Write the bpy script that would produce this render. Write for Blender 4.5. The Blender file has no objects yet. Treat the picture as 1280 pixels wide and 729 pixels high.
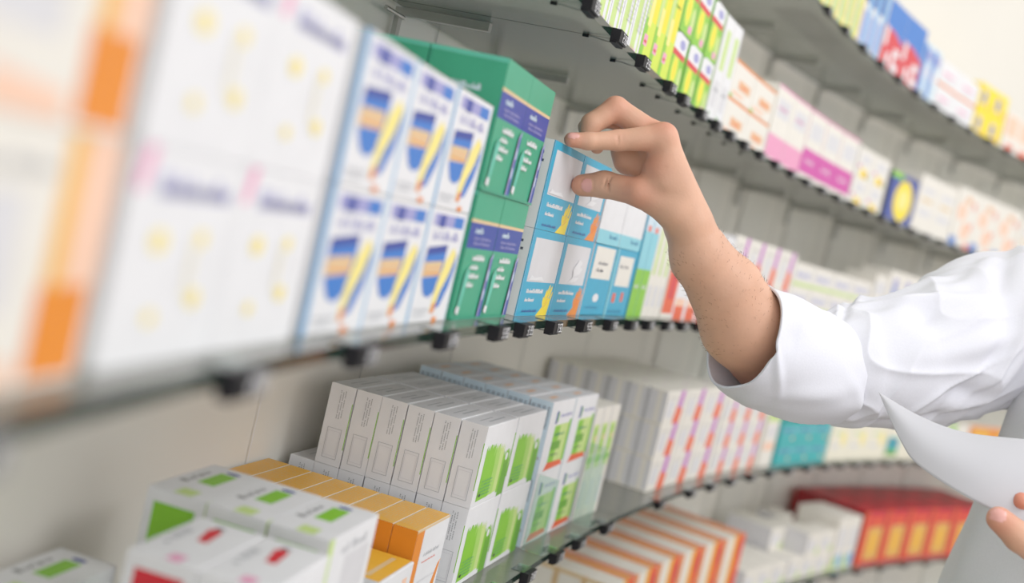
import bpy, bmesh, math, random
import numpy as np
from mathutils import Vector, Matrix
random.seed(7)
C = bpy.context.scene.collection
# ------------------------------------------------------------ camera geometry
FPX, PITCH, ROLL = 1474.8, -0.05713, 0.23048
CX, CY, RR, HM = 5.1112, -0.2895, 5.2846, -0.09358      # centre and radius of the curved shelving, height of the middle shelf
cp, sp, cr, sr = math.cos(PITCH), math.sin(PITCH), math.cos(ROLL), math.sin(ROLL)
FW = Vector((0, cp, sp)); R0 = Vector((1, 0, 0)); U0 = Vector((0, -sp, cp))
RT = cr*R0 + sr*U0; UP = -sr*R0 + cr*U0
def pt(x, y, d): return (RT*((x-640)/FPX) + UP*((364.5-y)/FPX) + FW)*d
cam = bpy.data.cameras.new('camera'); co = bpy.data.objects.new('camera', cam); C.objects.link(co)
cam.sensor_width = 36; cam.lens = FPX/1280*36; cam.clip_start = .02
co.matrix_world = Matrix((RT, UP, -FW)).transposed().to_4x4()
cam.dof.use_dof = True; cam.dof.focus_distance = 1.22; cam.dof.aperture_fstop = 2.5; cam.dof.aperture_blades = 0
bpy.context.scene.camera = co
def arc(s, d, z=0):
    ph = math.radians(165)-s/RR
    return Vector((CX+(RR+d)*math.cos(ph), CY+(RR+d)*math.sin(ph), z))
def arot(s): return math.radians(75)-s/RR
SH = {k: HM+.3*k for k in (-2, -1, 0, 1, 2)}
FLOOR = -1.42
# ------------------------------------------------------------ materials
M = {}
def lin(c): return tuple(((v/255)/12.92 if v/255 <= .04045 else ((v/255+.055)/1.055)**2.4) for v in c)+(1,)
def mat(name, rgb, rough=.5, spec=.3, var=.04, scale=60, bump=0, sss=0, metal=0):
    if name in M: return M[name]
    m = bpy.data.materials.new(name); m.use_nodes = True; nt = m.node_tree; b = nt.nodes['Principled BSDF']
    b.inputs['Roughness'].default_value = rough; b.inputs['Specular IOR Level'].default_value = spec; b.inputs['Metallic'].default_value = metal
    c = lin(rgb)
    tc = nt.nodes.new('ShaderNodeTexCoord'); nz = nt.nodes.new('ShaderNodeTexNoise'); nz.inputs['Scale'].default_value = scale; nz.inputs['Detail'].default_value = 3
    nt.links.new(tc.outputs['Object'], nz.inputs['Vector'])
    rp = nt.nodes.new('ShaderNodeValToRGB'); rp.color_ramp.elements[0].position = .3; rp.color_ramp.elements[1].position = .7
    rp.color_ramp.elements[0].color = tuple(v*(1-var) for v in c[:3])+(1,); rp.color_ramp.elements[1].color = tuple(min(1, v*(1+var)) for v in c[:3])+(1,)
    nt.links.new(nz.outputs['Fac'], rp.inputs['Fac']); nt.links.new(rp.outputs['Color'], b.inputs['Base Color'])
    if bump:
        bp = nt.nodes.new('ShaderNodeBump'); bp.inputs['Strength'].default_value = bump; bp.inputs['Distance'].default_value = .001
        nt.links.new(nz.outputs['Fac'], bp.inputs['Height']); nt.links.new(bp.outputs['Normal'], b.inputs['Normal'])
    if sss:
        b.inputs['Subsurface Weight'].default_value = sss; b.inputs['Subsurface Radius'].default_value = (.012, .004, .002); b.inputs['Subsurface Scale'].default_value = 1
    M[name] = m; return m
PAL = dict(white=(232, 232, 236), warm=(234, 229, 220), cream=(238, 232, 212), grey=(176, 178, 184), dgrey=(105, 106, 112), black=(24, 23, 28), ink=(70, 74, 92),
  green=(52, 156, 120), dgreen=(48, 146, 116), mint=(88, 190, 165), navy=(38, 62, 150), blue=(42, 112, 200), lblue=(120, 178, 228), cyan=(28, 160, 200), dcyan=(18, 120, 168), pcyan=(130, 205, 222),
  lime=(126, 196, 38), dlime=(92, 160, 30), plime=(196, 222, 130), yellow=(250, 222, 20), pyellow=(250, 232, 130), orange=(232, 130, 28), amber=(240, 176, 50), redor=(232, 84, 36), red=(212, 34, 48), pink=(236, 150, 190),
  magenta=(206, 62, 160), violet=(186, 66, 190), lilac=(150, 150, 205), teal=(32, 168, 172), peach=(248, 200, 172), tan=(222, 190, 140), silver=(216, 215, 220), dred=(150, 28, 36), gold=(226, 170, 84), flesh=(232, 176, 130), skyw=(205, 226, 240), limeg=(206, 226, 60), mlime=(162, 212, 92))
def P(n): return mat(n, PAL[n], .42, .35, .03, 40)
def mglass(name, tint, transp, rough=.12, bumps=0.0):
    m = bpy.data.materials.new(name); m.use_nodes = True; nt = m.node_tree; nt.nodes.clear()
    o = nt.nodes.new('ShaderNodeOutputMaterial'); t = nt.nodes.new('ShaderNodeBsdfTransparent'); d = nt.nodes.new('ShaderNodeBsdfDiffuse'); tl = nt.nodes.new('ShaderNodeBsdfTranslucent'); g = nt.nodes.new('ShaderNodeBsdfGlossy')
    a = nt.nodes.new('ShaderNodeMixShader'); b = nt.nodes.new('ShaderNodeMixShader'); e = nt.nodes.new('ShaderNodeMixShader'); fr = nt.nodes.new('ShaderNodeFresnel'); fr.inputs['IOR'].default_value = 1.45
    tc = nt.nodes.new('ShaderNodeTexCoord'); nz = nt.nodes.new('ShaderNodeTexNoise'); nz.inputs['Scale'].default_value = 900; nt.links.new(tc.outputs['Object'], nz.inputs['Vector'])
    rp = nt.nodes.new('ShaderNodeValToRGB'); c = lin(tint); rp.color_ramp.elements[0].position = .35; rp.color_ramp.elements[1].position = .65
    rp.color_ramp.elements[0].color = tuple(v*(1-bumps) for v in c[:3])+(1,); rp.color_ramp.elements[1].color = tuple(min(1, v*(1+bumps)) for v in c[:3])+(1,)
    nt.links.new(nz.outputs['Fac'], rp.inputs['Fac'])
    for n in (d, tl): nt.links.new(rp.outputs['Color'], n.inputs['Color'])
    t.inputs['Color'].default_value = (.86, .95, .91, 1); g.inputs['Roughness'].default_value = rough
    a.inputs[0].default_value = .65; nt.links.new(d.outputs[0], a.inputs[1]); nt.links.new(tl.outputs[0], a.inputs[2])
    b.inputs[0].default_value = transp; nt.links.new(a.outputs[0], b.inputs[1]); nt.links.new(t.outputs[0], b.inputs[2])
    nt.links.new(fr.outputs[0], e.inputs[0]); nt.links.new(b.outputs[0], e.inputs[1]); nt.links.new(g.outputs[0], e.inputs[2]); nt.links.new(e.outputs[0], o.inputs['Surface'])
    M[name] = m; return m
mglass('shelf_glass', (226, 226, 214), .58, .2, .10)
mglass('edge_glass', (38, 66, 56), .25, .1)
mglass('acrylic', (205, 232, 222), .86, .05)
mat('wall_paint', (234, 229, 220), .7, .2, .03, 3)
mat('panel_paint', (222, 219, 212), .6, .2, .02, 3)
mat('cream_paint', (228, 224, 216), .6, .2, .02, 3)
mat('joint', (132, 134, 132), .6, .2)
mat('metal', (176, 176, 172), .3, .5, .05, 40, metal=.8)
mat('floor_vinyl', (150, 140, 128), .5, .3, .08, 6)
mat('dark_plastic', (18, 17, 22), .6, .2, .05)
mat('cloth', (226, 227, 238), .85, .1, .02, 500, .12)
mat('coat_cloth', (226, 228, 234), .85, .1, .02, 500, .12)
mat('paper', (196, 196, 203), .7, .2, .02, 15)
mat('trouser', (52, 56, 70), .9, .1, .1, 200)
mat('hair_dark', (60, 42, 30), .6, .3, .2, 300); mat('hair_arm', (120, 82, 58), .6, .3, .2, 300)
mat('shoe', (30, 28, 28), .4, .4)
# ------------------------------------------------------------ object helpers
def tag(o, label=None, cat=None, group=None, kind=None):
    if label: o['label'] = label
    if cat: o['category'] = cat
    if group: o['group'] = group
    if kind: o['kind'] = kind
    return o
def link(name, me, parent=None):
    o = bpy.data.objects.new(name, me); C.objects.link(o)
    if parent: o.parent = parent
    return o
def empty(name, loc=(0, 0, 0), rz=0):
    o = link(name, None); o.location = loc; o.rotation_euler = (0, 0, rz); o.empty_display_size = .02; return o
class MB:
    def __init__(s): s.v = []; s.f = []; s.m = []; s.mats = []
    def mi(s, n):
        if n not in s.mats: s.mats.append(n)
        return s.mats.index(n)
    def poly(s, pts, m):
        i = len(s.v); s.v += [tuple(p) for p in pts]; s.f.append(list(range(i, i+len(pts)))); s.m.append(s.mi(m))
    def box(s, x0, x1, y0, y1, z0, z1, m):
        i = len(s.v); s.v += [(x, y, z) for z in (z0, z1) for y in (y0, y1) for x in (x0, x1)]
        for f in ((0, 2, 3, 1), (4, 5, 7, 6), (0, 1, 5, 4), (2, 6, 7, 3), (0, 4, 6, 2), (1, 3, 7, 5)): s.f.append([i+a for a in f]); s.m.append(s.mi(m))
    def tube(s, pts, r, m, n=8):
        pts = [Vector(p) for p in pts]; base = len(s.v)
        for j, p in enumerate(pts):
            t = (pts[min(j+1, len(pts)-1)]-pts[max(j-1, 0)]).normalized(); a = t.orthogonal().normalized(); b = t.cross(a)
            for q in range(n):
                an = 2*math.pi*q/n; s.v.append(tuple(p+r*(a*math.cos(an)+b*math.sin(an))))
        for j in range(len(pts)-1):
            for q in range(n): s.f.append([base+j*n+q, base+j*n+(q+1) % n, base+(j+1)*n+(q+1) % n, base+(j+1)*n+q]); s.m.append(s.mi(m))
        s.f.append([base+q for q in range(n)][::-1]); s.m.append(s.mi(m)); s.f.append([base+(len(pts)-1)*n+q for q in range(n)]); s.m.append(s.mi(m))
    def mesh(s, name, smooth=False):
        me = bpy.data.meshes.new(name); me.from_pydata(s.v, [], s.f)
        for n in s.mats: me.materials.append(M[n] if n in M else P(n))
        me.polygons.foreach_set('material_index', s.m)
        if smooth: me.polygons.foreach_set('use_smooth', [True]*len(s.f))
        me.update(); return me
# ------------------------------------------------------------ cartons
def carton(name, w, h, dep, body='white', front=None, side=None, top=None, bev=.0007, far=None):
    """folding carton, origin at the middle of the bottom of its front face; x along the shelf, y to the back"""
    b = MB(); e = min(bev, .02*min(w, h, dep)+.0003); x0, x1, y0, y1, z0, z1 = -w/2, w/2, 0, dep, 0, h
    X = (x0, x1); Y = (y0, y1); Z = (z0, z1)
    def c(ix, iy, iz, ax):
        p = [X[ix], Y[iy], Z[iz]]
        for k, i in enumerate((ix, iy, iz)):
            if k != ax: p[k] += e*(1-2*i)
        return tuple(p)
    V = {}
    for ax in range(3):
        for ix in (0, 1):
            for iy in (0, 1):
                for iz in (0, 1): V[(ix, iy, iz, ax)] = len(b.v); b.v.append(c(ix, iy, iz, ax))
    m = b.mi(body)
    def F(l): b.f.append(l); b.m.append(m)
    for ax in range(3):
        o1, o2 = [a for a in range(3) if a != ax]
        for side_ in (0, 1):
            q = []
            for (a, bb) in ((0, 0), (1, 0), (1, 1), (0, 1)):
                k = [0, 0, 0]; k[ax] = side_; k[o1] = a; k[o2] = bb; q.append(V[(k[0], k[1], k[2], ax)])
            if (side_ == 0) != (ax == 1): q = q[::-1]
            F(q)
    for ax in range(3):                        # bevel strips along edges parallel to ax
        o1, o2 = [a for a in range(3) if a != ax]
        for a in (0, 1):
            for bb in (0, 1):
                k = [0, 0, 0]; k[o1] = a; k[o2] = bb; k2 = list(k); k2[ax] = 1
                F([V[(*k, o1)], V[(*k2, o1)], V[(*k2, o2)], V[(*k, o2)]])
    for ix in (0, 1):
        for iy in (0, 1):
            for iz in (0, 1): F([V[(ix, iy, iz, 0)], V[(ix, iy, iz, 1)], V[(ix, iy, iz, 2)]])
    lay = [0]
    def put(fn, pl):
        for it in pl or ():
            mt, pts = it; lay[0] += 1; o = .0001+.000008*lay[0]
            b.poly([fn(u, v, o) for u, v in pts], mt)
    put(lambda u, v, o: (x0+u*w, -o, v*h), front); lay[0] = 0
    put(lambda u, v, o: (x0-o, dep*(1-u), v*h), side); lay[0] = 0          # near end: u=1 is at the front edge
    put(lambda u, v, o: (x1+o, dep*u, v*h), far); lay[0] = 0
    put(lambda u, v, o: (x0+u*w, v*dep, h+o), top)
    cc = Vector((0, dep/2, h/2))
    for i, fcs in enumerate(b.f):              # every face looks outwards
        p = [Vector(b.v[j]) for j in fcs]; n = Vector((0, 0, 0))
        for a in range(len(p)): n += p[a].cross(p[(a+1) % len(p)])
        if n.dot(sum(p, Vector())/len(p)-cc) < 0: b.f[i] = fcs[::-1]
    return b.mesh(name)
def R_(m, x0, y0, x1, y1): return (m, [(x0, y0), (x1, y0), (x1, y1), (x0, y1)])
def EL(m, cx, cy, rx, ry, n=20, a0=0, a1=2*math.pi): return (m, [(cx+rx*math.cos(a0+(a1-a0)*i/n), cy+ry*math.sin(a0+(a1-a0)*i/n)) for i in range(n if a1-a0 > 6.2 else n+1)])
def TX(m, x0, y, w, h, seed=0, gap=.18, lo=.25, hi=1.2):
    """a line of small print: irregular letter-like strokes"""
    r = random.Random(seed); out = []; x = x0
    while x < x0+w:
        ww = min(h*r.uniform(lo, hi)*.35, x0+w-x); hh = h*r.choice((.6, .6, .62, 1, .95)); out.append(R_(m, x, y, x+ww, y+hh)); x += ww+h*gap*(3 if r.random() < .12 else 1)
    return out
def FRAME(m, x0, y0, x1, y1, t, ty=None):
    ty = ty or t
    return [R_(m, x0, y0, x1, y0+ty), R_(m, x0, y1-ty, x1, y1), R_(m, x0, y0, x0+t, y1), R_(m, x1-t, y0, x1, y1)]
ORD = ['first', 'second', 'third', 'fourth', 'fifth', 'sixth', 'seventh', 'eighth', 'ninth', 'tenth', 'eleventh', 'twelfth']
def nth(i): return ORD[i] if i < 12 else '%d%s' % (i+1, {1: 'st', 2: 'nd', 3: 'rd'}.get((i+1) % 10 if i > 19 else 0, 'th'))
LAY = {1: [''], 2: ['lower layer', 'upper layer'], 3: ['bottom layer', 'middle layer', 'top layer']}
def block(kname, me, cat, desc, where, k, s0, w, nc, h, nh, dep, nd, d0=.02, group=None, jit=.0, z0=.0042, gap=.0015, hid=None, first=None, lean=0):
    """columns of one carton kind along the shelf; every carton is an object of its own"""
    for c in range(nc):
        for r in range(nh):
            for q in range(nd):
                if hid and hid(c, r, q): continue
                o = link(kname, me); s = s0+(c+.5)*(w+gap)
                p = arc(s, d0+q*(dep+.0012)+random.uniform(0, jit), SH[k]+z0+r*(h+.0004)); o.location = p
                o.rotation_euler = (0, 0, arot(s)+random.uniform(-1, 1)*jit*2.0)
                best = None
                for wh in (' '+where, ''):
                    for cf in (' column from left', ' column'):
                        for qf in (' from front', ' back'):
                            bits = []
                            if nc > 1: bits.append(ORD[c]+cf)
                            if nh > 1: bits.append(LAY[nh][r])
                            if nd > 1: bits.append('frontmost' if q == 0 else ORD[q]+qf)
                            t_ = desc+wh+(', '+', '.join(bits) if bits else '')
                            if len(t_.split()) <= 16: best = best or t_
                            last = t_
                if not best: print('LONG', last)
                tag(o, best or last, cat, group)
WH = {-2: 'on the bottom shelf', -1: 'on the shelf below the hand', 0: 'on the middle shelf', 1: 'on the shelf above the hand', 2: 'on the top shelf'}
# ============================================================ THE SETTING
def arc_prism(name, s0, s1, d0, d1, z0, z1, mtop, medge, n=60, parent=None):
    b = MB()
    N = max(2, int(n*(s1-s0)))
    for i in range(N):
        a, c = s0+(s1-s0)*i/N, s0+(s1-s0)*(i+1)/N
        q = [arc(a, d0), arc(c, d0), arc(c, d1), arc(a, d1)]
        lo = [(p.x, p.y, z0) for p in q]; hi = [(p.x, p.y, z1) for p in q]
        b.poly(hi, mtop); b.poly(lo[::-1], mtop); b.poly([lo[0], lo[1], hi[1], hi[0]], medge); b.poly([lo[2], lo[3], hi[3], hi[2]], medge)
        if i == 0: b.poly([lo[3], lo[0], hi[0], hi[3]], medge)
        if i == N-1: b.poly([lo[1], lo[2], hi[2], hi[1]], medge)
    return link(name, b.mesh(name), parent)
WD = .262
o = arc_prism('wall_left', -1.6, 5.2, WD, WD+.1, FLOOR, 1.5, 'wall_paint', 'wall_paint', 12); tag(o, kind='structure')
# wall panels between slim uprights
b = MB()
for i in range(26):
    s = -1.302+i*.265
    if s < .25: continue
    for a in (0,):
        p, q = arc(s, WD-.002), arc(s+.0018, WD-.002)
        b.poly([(p.x, p.y, FLOOR), (q.x, q.y, FLOOR), (q.x, q.y, 1.5), (p.x, p.y, 1.5)], 'joint')
o = link('trim_1', b.mesh('trim_1')); tag(o, kind='structure')
b = MB()
for i in range(11):
    s = 1.42+i*.265; s1 = s+.14; n = 3
    for j in range(n):
        p, q = arc(s+(s1-s)*j/n, WD-.004), arc(s+(s1-s)*(j+1)/n, WD-.004)
        b.poly([(p.x, p.y, FLOOR+.1), (q.x, q.y, FLOOR+.1), (q.x, q.y, .48), (p.x, p.y, .48)], 'cream_paint')
o = link('trim_2', b.mesh('trim_2')); tag(o, kind='structure')
b = MB(); n = 20
for j in range(n):
    s = 0.9+j*.2; p, q = arc(s, WD-.005), arc(s+.2, WD-.005)
    b.poly([(p.x, p.y, .54), (q.x, q.y, .54), (q.x, q.y, 1.5), (p.x, p.y, 1.5)], 'cream_paint')
o = link('trim_3', b.mesh('trim_3')); tag(o, kind='structure')
b = MB(); b.poly([(-3, -3, FLOOR), (9, -3, FLOOR), (9, 9, FLOOR), (-3, 9, FLOOR)], 'floor_vinyl'); o = link('floor', b.mesh('floor')); tag(o, kind='structure')
arc_prism('baseboard_left', -1.6, 5.2, WD-.014, WD-.001, FLOOR+.001, FLOOR+.09, 'joint', 'joint', 12)['kind'] = 'structure'
# low base cabinets under the shelving
for i, s in enumerate((-1.3, -.3, .7, 1.7, 2.7, 3.7)):
    cab = arc_prism('base_cabinet', s+.004, s+.996, .012, WD-.02, FLOOR+.02, -.92, 'panel_paint', 'panel_paint', 12)
    tag(cab, 'pale two-door base cabinet under the curved shelving, %s from the left' % ORD[i], 'cabinet', 'base cabinets under the shelves')
    for j in (0, 1):
        d = arc_prism('door', s+.02+j*.49, s+.49+j*.49, -.004, .011, FLOOR+.1, -.94, 'panel_paint', 'joint', 12, cab)
        hb = MB(); hs = s+.45+j*.09; p = arc(hs, -.02); hb.tube([(p.x, p.y, -1.02), (p.x, p.y, -1.14)], .005, 'metal'); h_ = link('handle', hb.mesh('handle'), d)
# glass shelves, each in panels with a narrow joint
seams = {0: [-1.3, -.42, .64, 1.7, 2.76, 3.9], 1: [-.93, .128, 1.19, 2.25, 3.31, 4.2], -1: [-1.2, -.38, .70, 1.76, 2.82, 3.9], -2: [-1.2, -.2, .86, 1.92, 2.98, 4.0], 2: [-.7, .36, 1.42, 2.48, 3.54, 4.4]}
for k, ss in seams.items():
    for i in range(len(ss)-1):
        g = arc_prism('glass_shelf', ss[i]+.0012, ss[i+1]-.0012, 0, .25, SH[k]-.004, SH[k]+.004, 'shelf_glass', 'edge_glass', 40)
        tag(g, 'curved frosted glass panel of the %s, %s from left' % ({-2: 'bottom shelf', -1: 'shelf below the hand', 0: 'middle shelf', 1: 'shelf above the hand', 2: 'top shelf'}[k], ORD[i]), 'shelf', 'curved glass shelf panels')
# metal brackets holding the shelves
br = MB(); br.box(-.0045, .0045, .0, .11, -.010, -.001, 'metal'); br.box(-.0045, .0045, .105, .111, -.05, -.001, 'metal'); brm = br.mesh('bracket')
rod = MB(); rod.tube([(-.004, .1, -.012), (-.052, .1, -.012)], .0025, 'metal'); rodm = rod.mesh('rod')
for k, ss in seams.items():
    for j in range(16):
        s = -1.02+j*.295+.004
        if s > 3.6: break
        if s < ss[0]+.05: continue
        t = empty('shelf_bracket', arc(s, .145, SH[k]-.004), arot(s))
        tag(t, 'small brushed metal bracket under a glass shelf, fixed to the wall', 'bracket', 'metal shelf brackets')
        link('arm', brm, t)
        if k == 1 and j in (4,): link('rod', rodm, t)
# price label clips
DIG = {'0': 'abcdef', '1': 'bc', '2': 'abged', '3': 'abgcd', '4': 'fgbc', '5': 'afgcd', '6': 'afgedc', '7': 'abc', '8': 'abcdefg', '9': 'abcdfg'}
def digits(txt, x, z, w, h, t, y):
    b = MB()
    for ch in txt:
        if ch in DIG:
            for sg in DIG[ch]:
                x0, x1, z0, z1 = {'a': (0, w, h-t, h), 'b': (w-t, w, h/2, h), 'c': (w-t, w, 0, h/2), 'd': (0, w, 0, t), 'e': (0, t, 0, h/2), 'f': (0, t, h/2, h), 'g': (0, w, h/2-t/2, h/2+t/2)}[sg]
                b.poly([(x+x0, y, z+z0), (x+x1, y, z+z0), (x+x1, y, z+z1), (x+x0, y, z+z1)], 'white')
            x += w+t*1.3
        elif ch == '.': b.poly([(x, y, z), (x+t, y, z), (x+t, y, z+t), (x, y, z+t)], 'white'); x += t*2
        else: x += w*.5
    return b.mesh('digits')
cb = MB()
cb.box(-.0165, -.0058, -.010, .0, -.0075, .0045, 'dark_plastic'); cb.box(-.0050, .0055, -.010, .0, -.0075, .0045, 'dark_plastic'); cb.box(.0063, .0165, -.010, .0, -.0075, .0045, 'dark_plastic')
cb.box(-.016, .016, -.007, .0, -.0095, -.0075, 'dark_plastic'); cb.box(-.016, .016, -.004, .012, .0041, .0049, 'acrylic')
clipm = cb.mesh('holder')
tg = MB(); tg.tube([(0, .0, -.007), (-.003, .008, -.0072), (-.004, .018, -.0058), (-.003, .026, -.0052)], .0007, 'joint'); tg.tube([(-.003, .0255, -.0052), (-.0028, .032, -.0052)], .0019, 'dark_plastic'); tgm = tg.mesh('tongue')
prices = ['8 95', '2 88', '2 95', '6 45', '5 90', '3 99', '7 50', '4 25', '9 80', '1 95']
clips = {0: [-.79, -.583, -.41, -.224, -.068, .019, .133, .262, .385, .488, .578, .682, .77, .86, .95]+[1.05+.12*i for i in range(20)],
         1: [-.012, .121, .247, .397, .48, .592, .686, .78, .875]+[.98+.11*i for i in range(20)],
         -1: [.18, .279, .395, .492, .62, .891, 1.061, 1.18, 1.301, 1.42, 1.54, 1.66, 1.78, 1.9, 2.0, 2.1, 2.2, 2.31, 2.42, 2.53],
         -2: [1.7+.15*i for i in range(12)], 2: [1.18+.14*i for i in range(15)]}
pm = {}
for k, l in clips.items():
    for i, s in enumerate(l):
        s += .008
        t = empty('price_label_clip', arc(s, -.0003, SH[k]), arot(s))
        near = (k == 0 and s < 1) or (k == 1 and s < 1) or (k == -1 and s < .7)
        tag(t, 'black price clip with white digits on %s, %s from left' % ({-2: 'bottom shelf', -1: 'shelf below the hand', 0: 'middle shelf', 1: 'shelf above the hand', 2: 'top shelf'}[k], nth(i)), 'price label', 'price clips along the glass edges')
        link('holder', clipm, t)
        p = prices[i % 10]
        if p not in pm: pm[p] = digits(p, -.0042, -.006, .0048, .009, .0011, -.0104)
        link('digits', pm[p], t)
        if k in (0, 1) and near: link('tongue', tgm, t)
# ============================================================ MIDDLE SHELF
g = lambda n: n
A = carton('orange_white_carton', .112, .086, .10, 'warm', front=[R_('orange', .66, .03, .97, .40), R_('peach', .76, .40, 1, 1), R_('amber', .68, .40, .78, 1), R_('silver', .1, .3, .5, .75), ('peach', [(.2, .02), (.6, .02), (.6, .12), (.2, .16)])]+TX('grey', .12, .82, .5, .06, 3), side=[R_('silver', .1, .1, .9, .9)])
block('orange_striped_carton', A, 'box', 'large white carton with an orange corner block and amber stripe', 'at the far left of the middle shelf', 0, -.905, .112, 2, .086, 2, .10, 1, .018, 'orange striped cartons')
pill = lambda x, y, r=.05: [EL('pyellow', x, y, r*1.4, r*1.1), EL('gold', x, y, r*.4, r*.4)]
Cc = carton('pain_tablet_carton', .103, .087, .09, 'white', front=[R_('white', .0, 0, 1, 1), ('pink', [(.02, .8), (.09, .8), (.16, 1), (.06, 1)])]+TX('lilac', .22, .78, .68, .12, 11, .1)+TX('ink', .24, .8, .6, .035, 12, .1)+pill(.3, .58)+pill(.68, .6, .04)+pill(.35, .22, .035)+pill(.72, .3, .045)+[R_('cream', .6, .3, .66, .6)],
  side=TX('lilac', .2, .7, .6, .08, 4)+[R_('silver', .2, .2, .8, .5)])
block('pale_yellow_dotted_carton', Cc, 'box', 'white carton with pink tab, violet lettering and yellow spots', 'beside the orange striped cartons on the middle shelf', 0, -.664, .103, 2, .087, 2, .09, 2, .02, 'white cartons with yellow pills', .001)
cup = [(.12, .66), (.62, .70), (.62, .50), (.58, .36), (.5, .26), (.38, .22), (.25, .25), (.15, .36), (.11, .5)]
Bm = carton('throat_carton', .0975, .0875, .09, 'white', front=[R_('lblue', 0, 0, .03, 1), R_('skyw', .97, 0, 1, 1), R_('lilac', .12, .85, .92, .955), R_('navy', .26, .84, .42, .95), R_('blue', .66, .85, .92, .955)]
  +TX('lilac', .18, .73, .68, .085, 21, .2)
  +[('blue', cup), ('navy', [(.12, .66), (.62, .70), (.62, .63), (.12, .59)]), ('tan', [(.12, .40), (.56, .42), (.58, .55), (.12, .53)]), R_('flesh', .15, .475, .56, .495), R_('orange', .16, .43, .55, .445),
    ('pyellow', [(.52, .10), (.6, .12), (.76, .3), (.86, .45), (.9, .62), (.8, .68), (.64, .54), (.54, .34)]), ('blue', [(.6, .11), (.74, .14), (.88, .32), (.94, .5), (.92, .64), (.82, .44), (.68, .28)]), ('orange', [(.52, .08), (.62, .08), (.64, .18), (.55, .16)]),
    R_('orange', .62, .0, .74, .045)]+TX('grey', .1, .1, .35, .03, 5)+TX('grey', .1, .06, .3, .025, 6),
  side=[R_('white', 0, 0, 1, 1), R_('lblue', .965, 0, 1, 1)], top=[R_('warm', 0, 0, 1, 1)])
block('blue_cup_carton', Bm, 'box', 'white carton with blue tub picture and yellow swoosh', 'on the middle shelf', 0, -.437, .0975, 3, .0875, 2, .09, 2, .02, 'white and blue cartons with a tub picture', .0008)
gm = carton('green_carton', .083, .1085, .068, 'green', front=[R_('green', 0, 0, 1, 1), R_('navy', 0, .56, 1, .76), R_('tan', 0, .76, 1, .785)]+TX('skyw', .2, .68, .28, .05, 31, .1)+TX('lilac', .2, .63, .62, .028, 32)+TX('lilac', .2, .59, .58, .028, 33)
  +TX('white', .28, .47, .42, .045, 34, .05)+TX('white', .26, .4, .26, .04, 35, .05)+TX('white', .24, .33, .36, .04, 36, .05)+TX('white', .22, .26, .24, .04, 37, .05)
  +[('mint', [(.09, .06), (.17, .06), (.26, .36), (.2, .42), (.12, .36)]), ('white', [(.07, .06), (.16, .04), (.17, .10), (.08, .11)]), ('lilac', [(.86, .02), (1, .02), (1, .55), (.92, .5)]), ('navy', [(.9, .0), (1, .0), (1, .5), (.96, .5)]), EL('skyw', .93, .2, .02, .05), EL('skyw', .95, .36, .02, .05)]+[R_('dgreen', .0, .0, 1, .02)],
  side=[R_('dgreen', .0, 0, .03, 1), R_('mint', .0, .965, 1, 1)]+sum([TX('mint', .2, .5-.05*i, .55, .018, 40+i) for i in range(5)], [])+TX('skyw', .25, .72, .5, .05, 49, .1), top=[R_('mint', 0, 0, 1, 1), R_('green', .06, .08, .94, .94)])
block('green_carton', gm, 'box', 'green carton with navy band and white lettering', 'between the blue cup cartons and the turquoise ones', 0, -.128, .083, 2, .1085, 2, .068, 3, .02, 'green cartons with navy band', .0006)
def glove(m, dx=0): # a raised rubber glove drawn on the box front
    d = 'amber' if m == 'yellow' else 'redor'
    def fg(cx, cy, rx, ry, lean): return (m, [(cx+rx*math.cos(6.283*i/14)+lean*ry*math.sin(6.283*i/14), cy+ry*math.sin(6.283*i/14)) for i in range(14)])
    G = [(m, [(.60, .0), (.93, .0), (.95, .15), (.76, .15)]), EL(m, .855, .20, .105, .10), fg(.79, .33, .026, .10, .15), fg(.85, .39, .028, .125, .2), fg(.905, .37, .027, .12, .25), fg(.955, .30, .024, .10, .3), fg(.755, .22, .032, .085, -.2),
            (d, [(.80, .2), (.81, .19), (.90, .29), (.89, .30)]), (d, [(.78, .14), (.79, .13), (.9, .22), (.89, .23)]), (d, [(.82, .27), (.825, .26), (.86, .33), (.85, .335)])]
    return [(a, [(.02+x*.985+(.0 if x > .9 else -.012), y*.74) for x, y in q]) for a, q in G]
def hmesh(col, win, second):
    f = [R_('cyan', 0, 0, 1, 1), R_('lblue', 0, 0, .012, 1), R_(win, .10, .40, .985 if not second else .93, .91)]+glove(col)+TX('white', .16, .27, .5, .05, 51+second, .06)+TX('white', .16, .17, .27, .045, 53, .06)+TX('navy', .14, .045, .44, .032, 54)
    if second: f += [('white', [(.5, .5), (.7, .55), (.76, .62), (.66, .64), (.72, .7), (.6, .74), (.52, .66), (.45, .6)]), ('white', [(.35, .42), (.6, .44), (.7, .5), (.5, .5)])]
    else: f += [('white', [(.13, .42), (.6, .42), (.5, .47), (.3, .45), (.2, .48)])]
    return carton('glove_box', .1235, .0885, .075, 'white', front=f, side=[R_('white', 0, 0, 1, 1), R_('cyan', .985, 0, 1, 1)]+[R_('ink', .86, .74, .90, .77), R_('ink', .84, .83, .88, .86)]+[R_('ink', .74+.006*(i % 2), .3+.02*i, .78, .31+.02*i) for i in range(12)]+[R_('lblue', .1+.03*j, .2+.04*i, .115+.03*j, .22+.04*i) for i in range(14) for j in range(18) if (i*7+j*3) % 5], top=[R_('cyan', 0, 0, 1, 1)])
H0 = hmesh('yellow', 'silver', 0); H1 = hmesh('orange', 'silver', 1)
WHG = 'on the middle shelf'
block('glove_box', H0, 'box', 'turquoise box with grey window and yellow glove emblem under the hand', WHG, 0, .078, .1235, 1, .0885, 2, .075, 2, .02, 'turquoise glove boxes')
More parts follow.
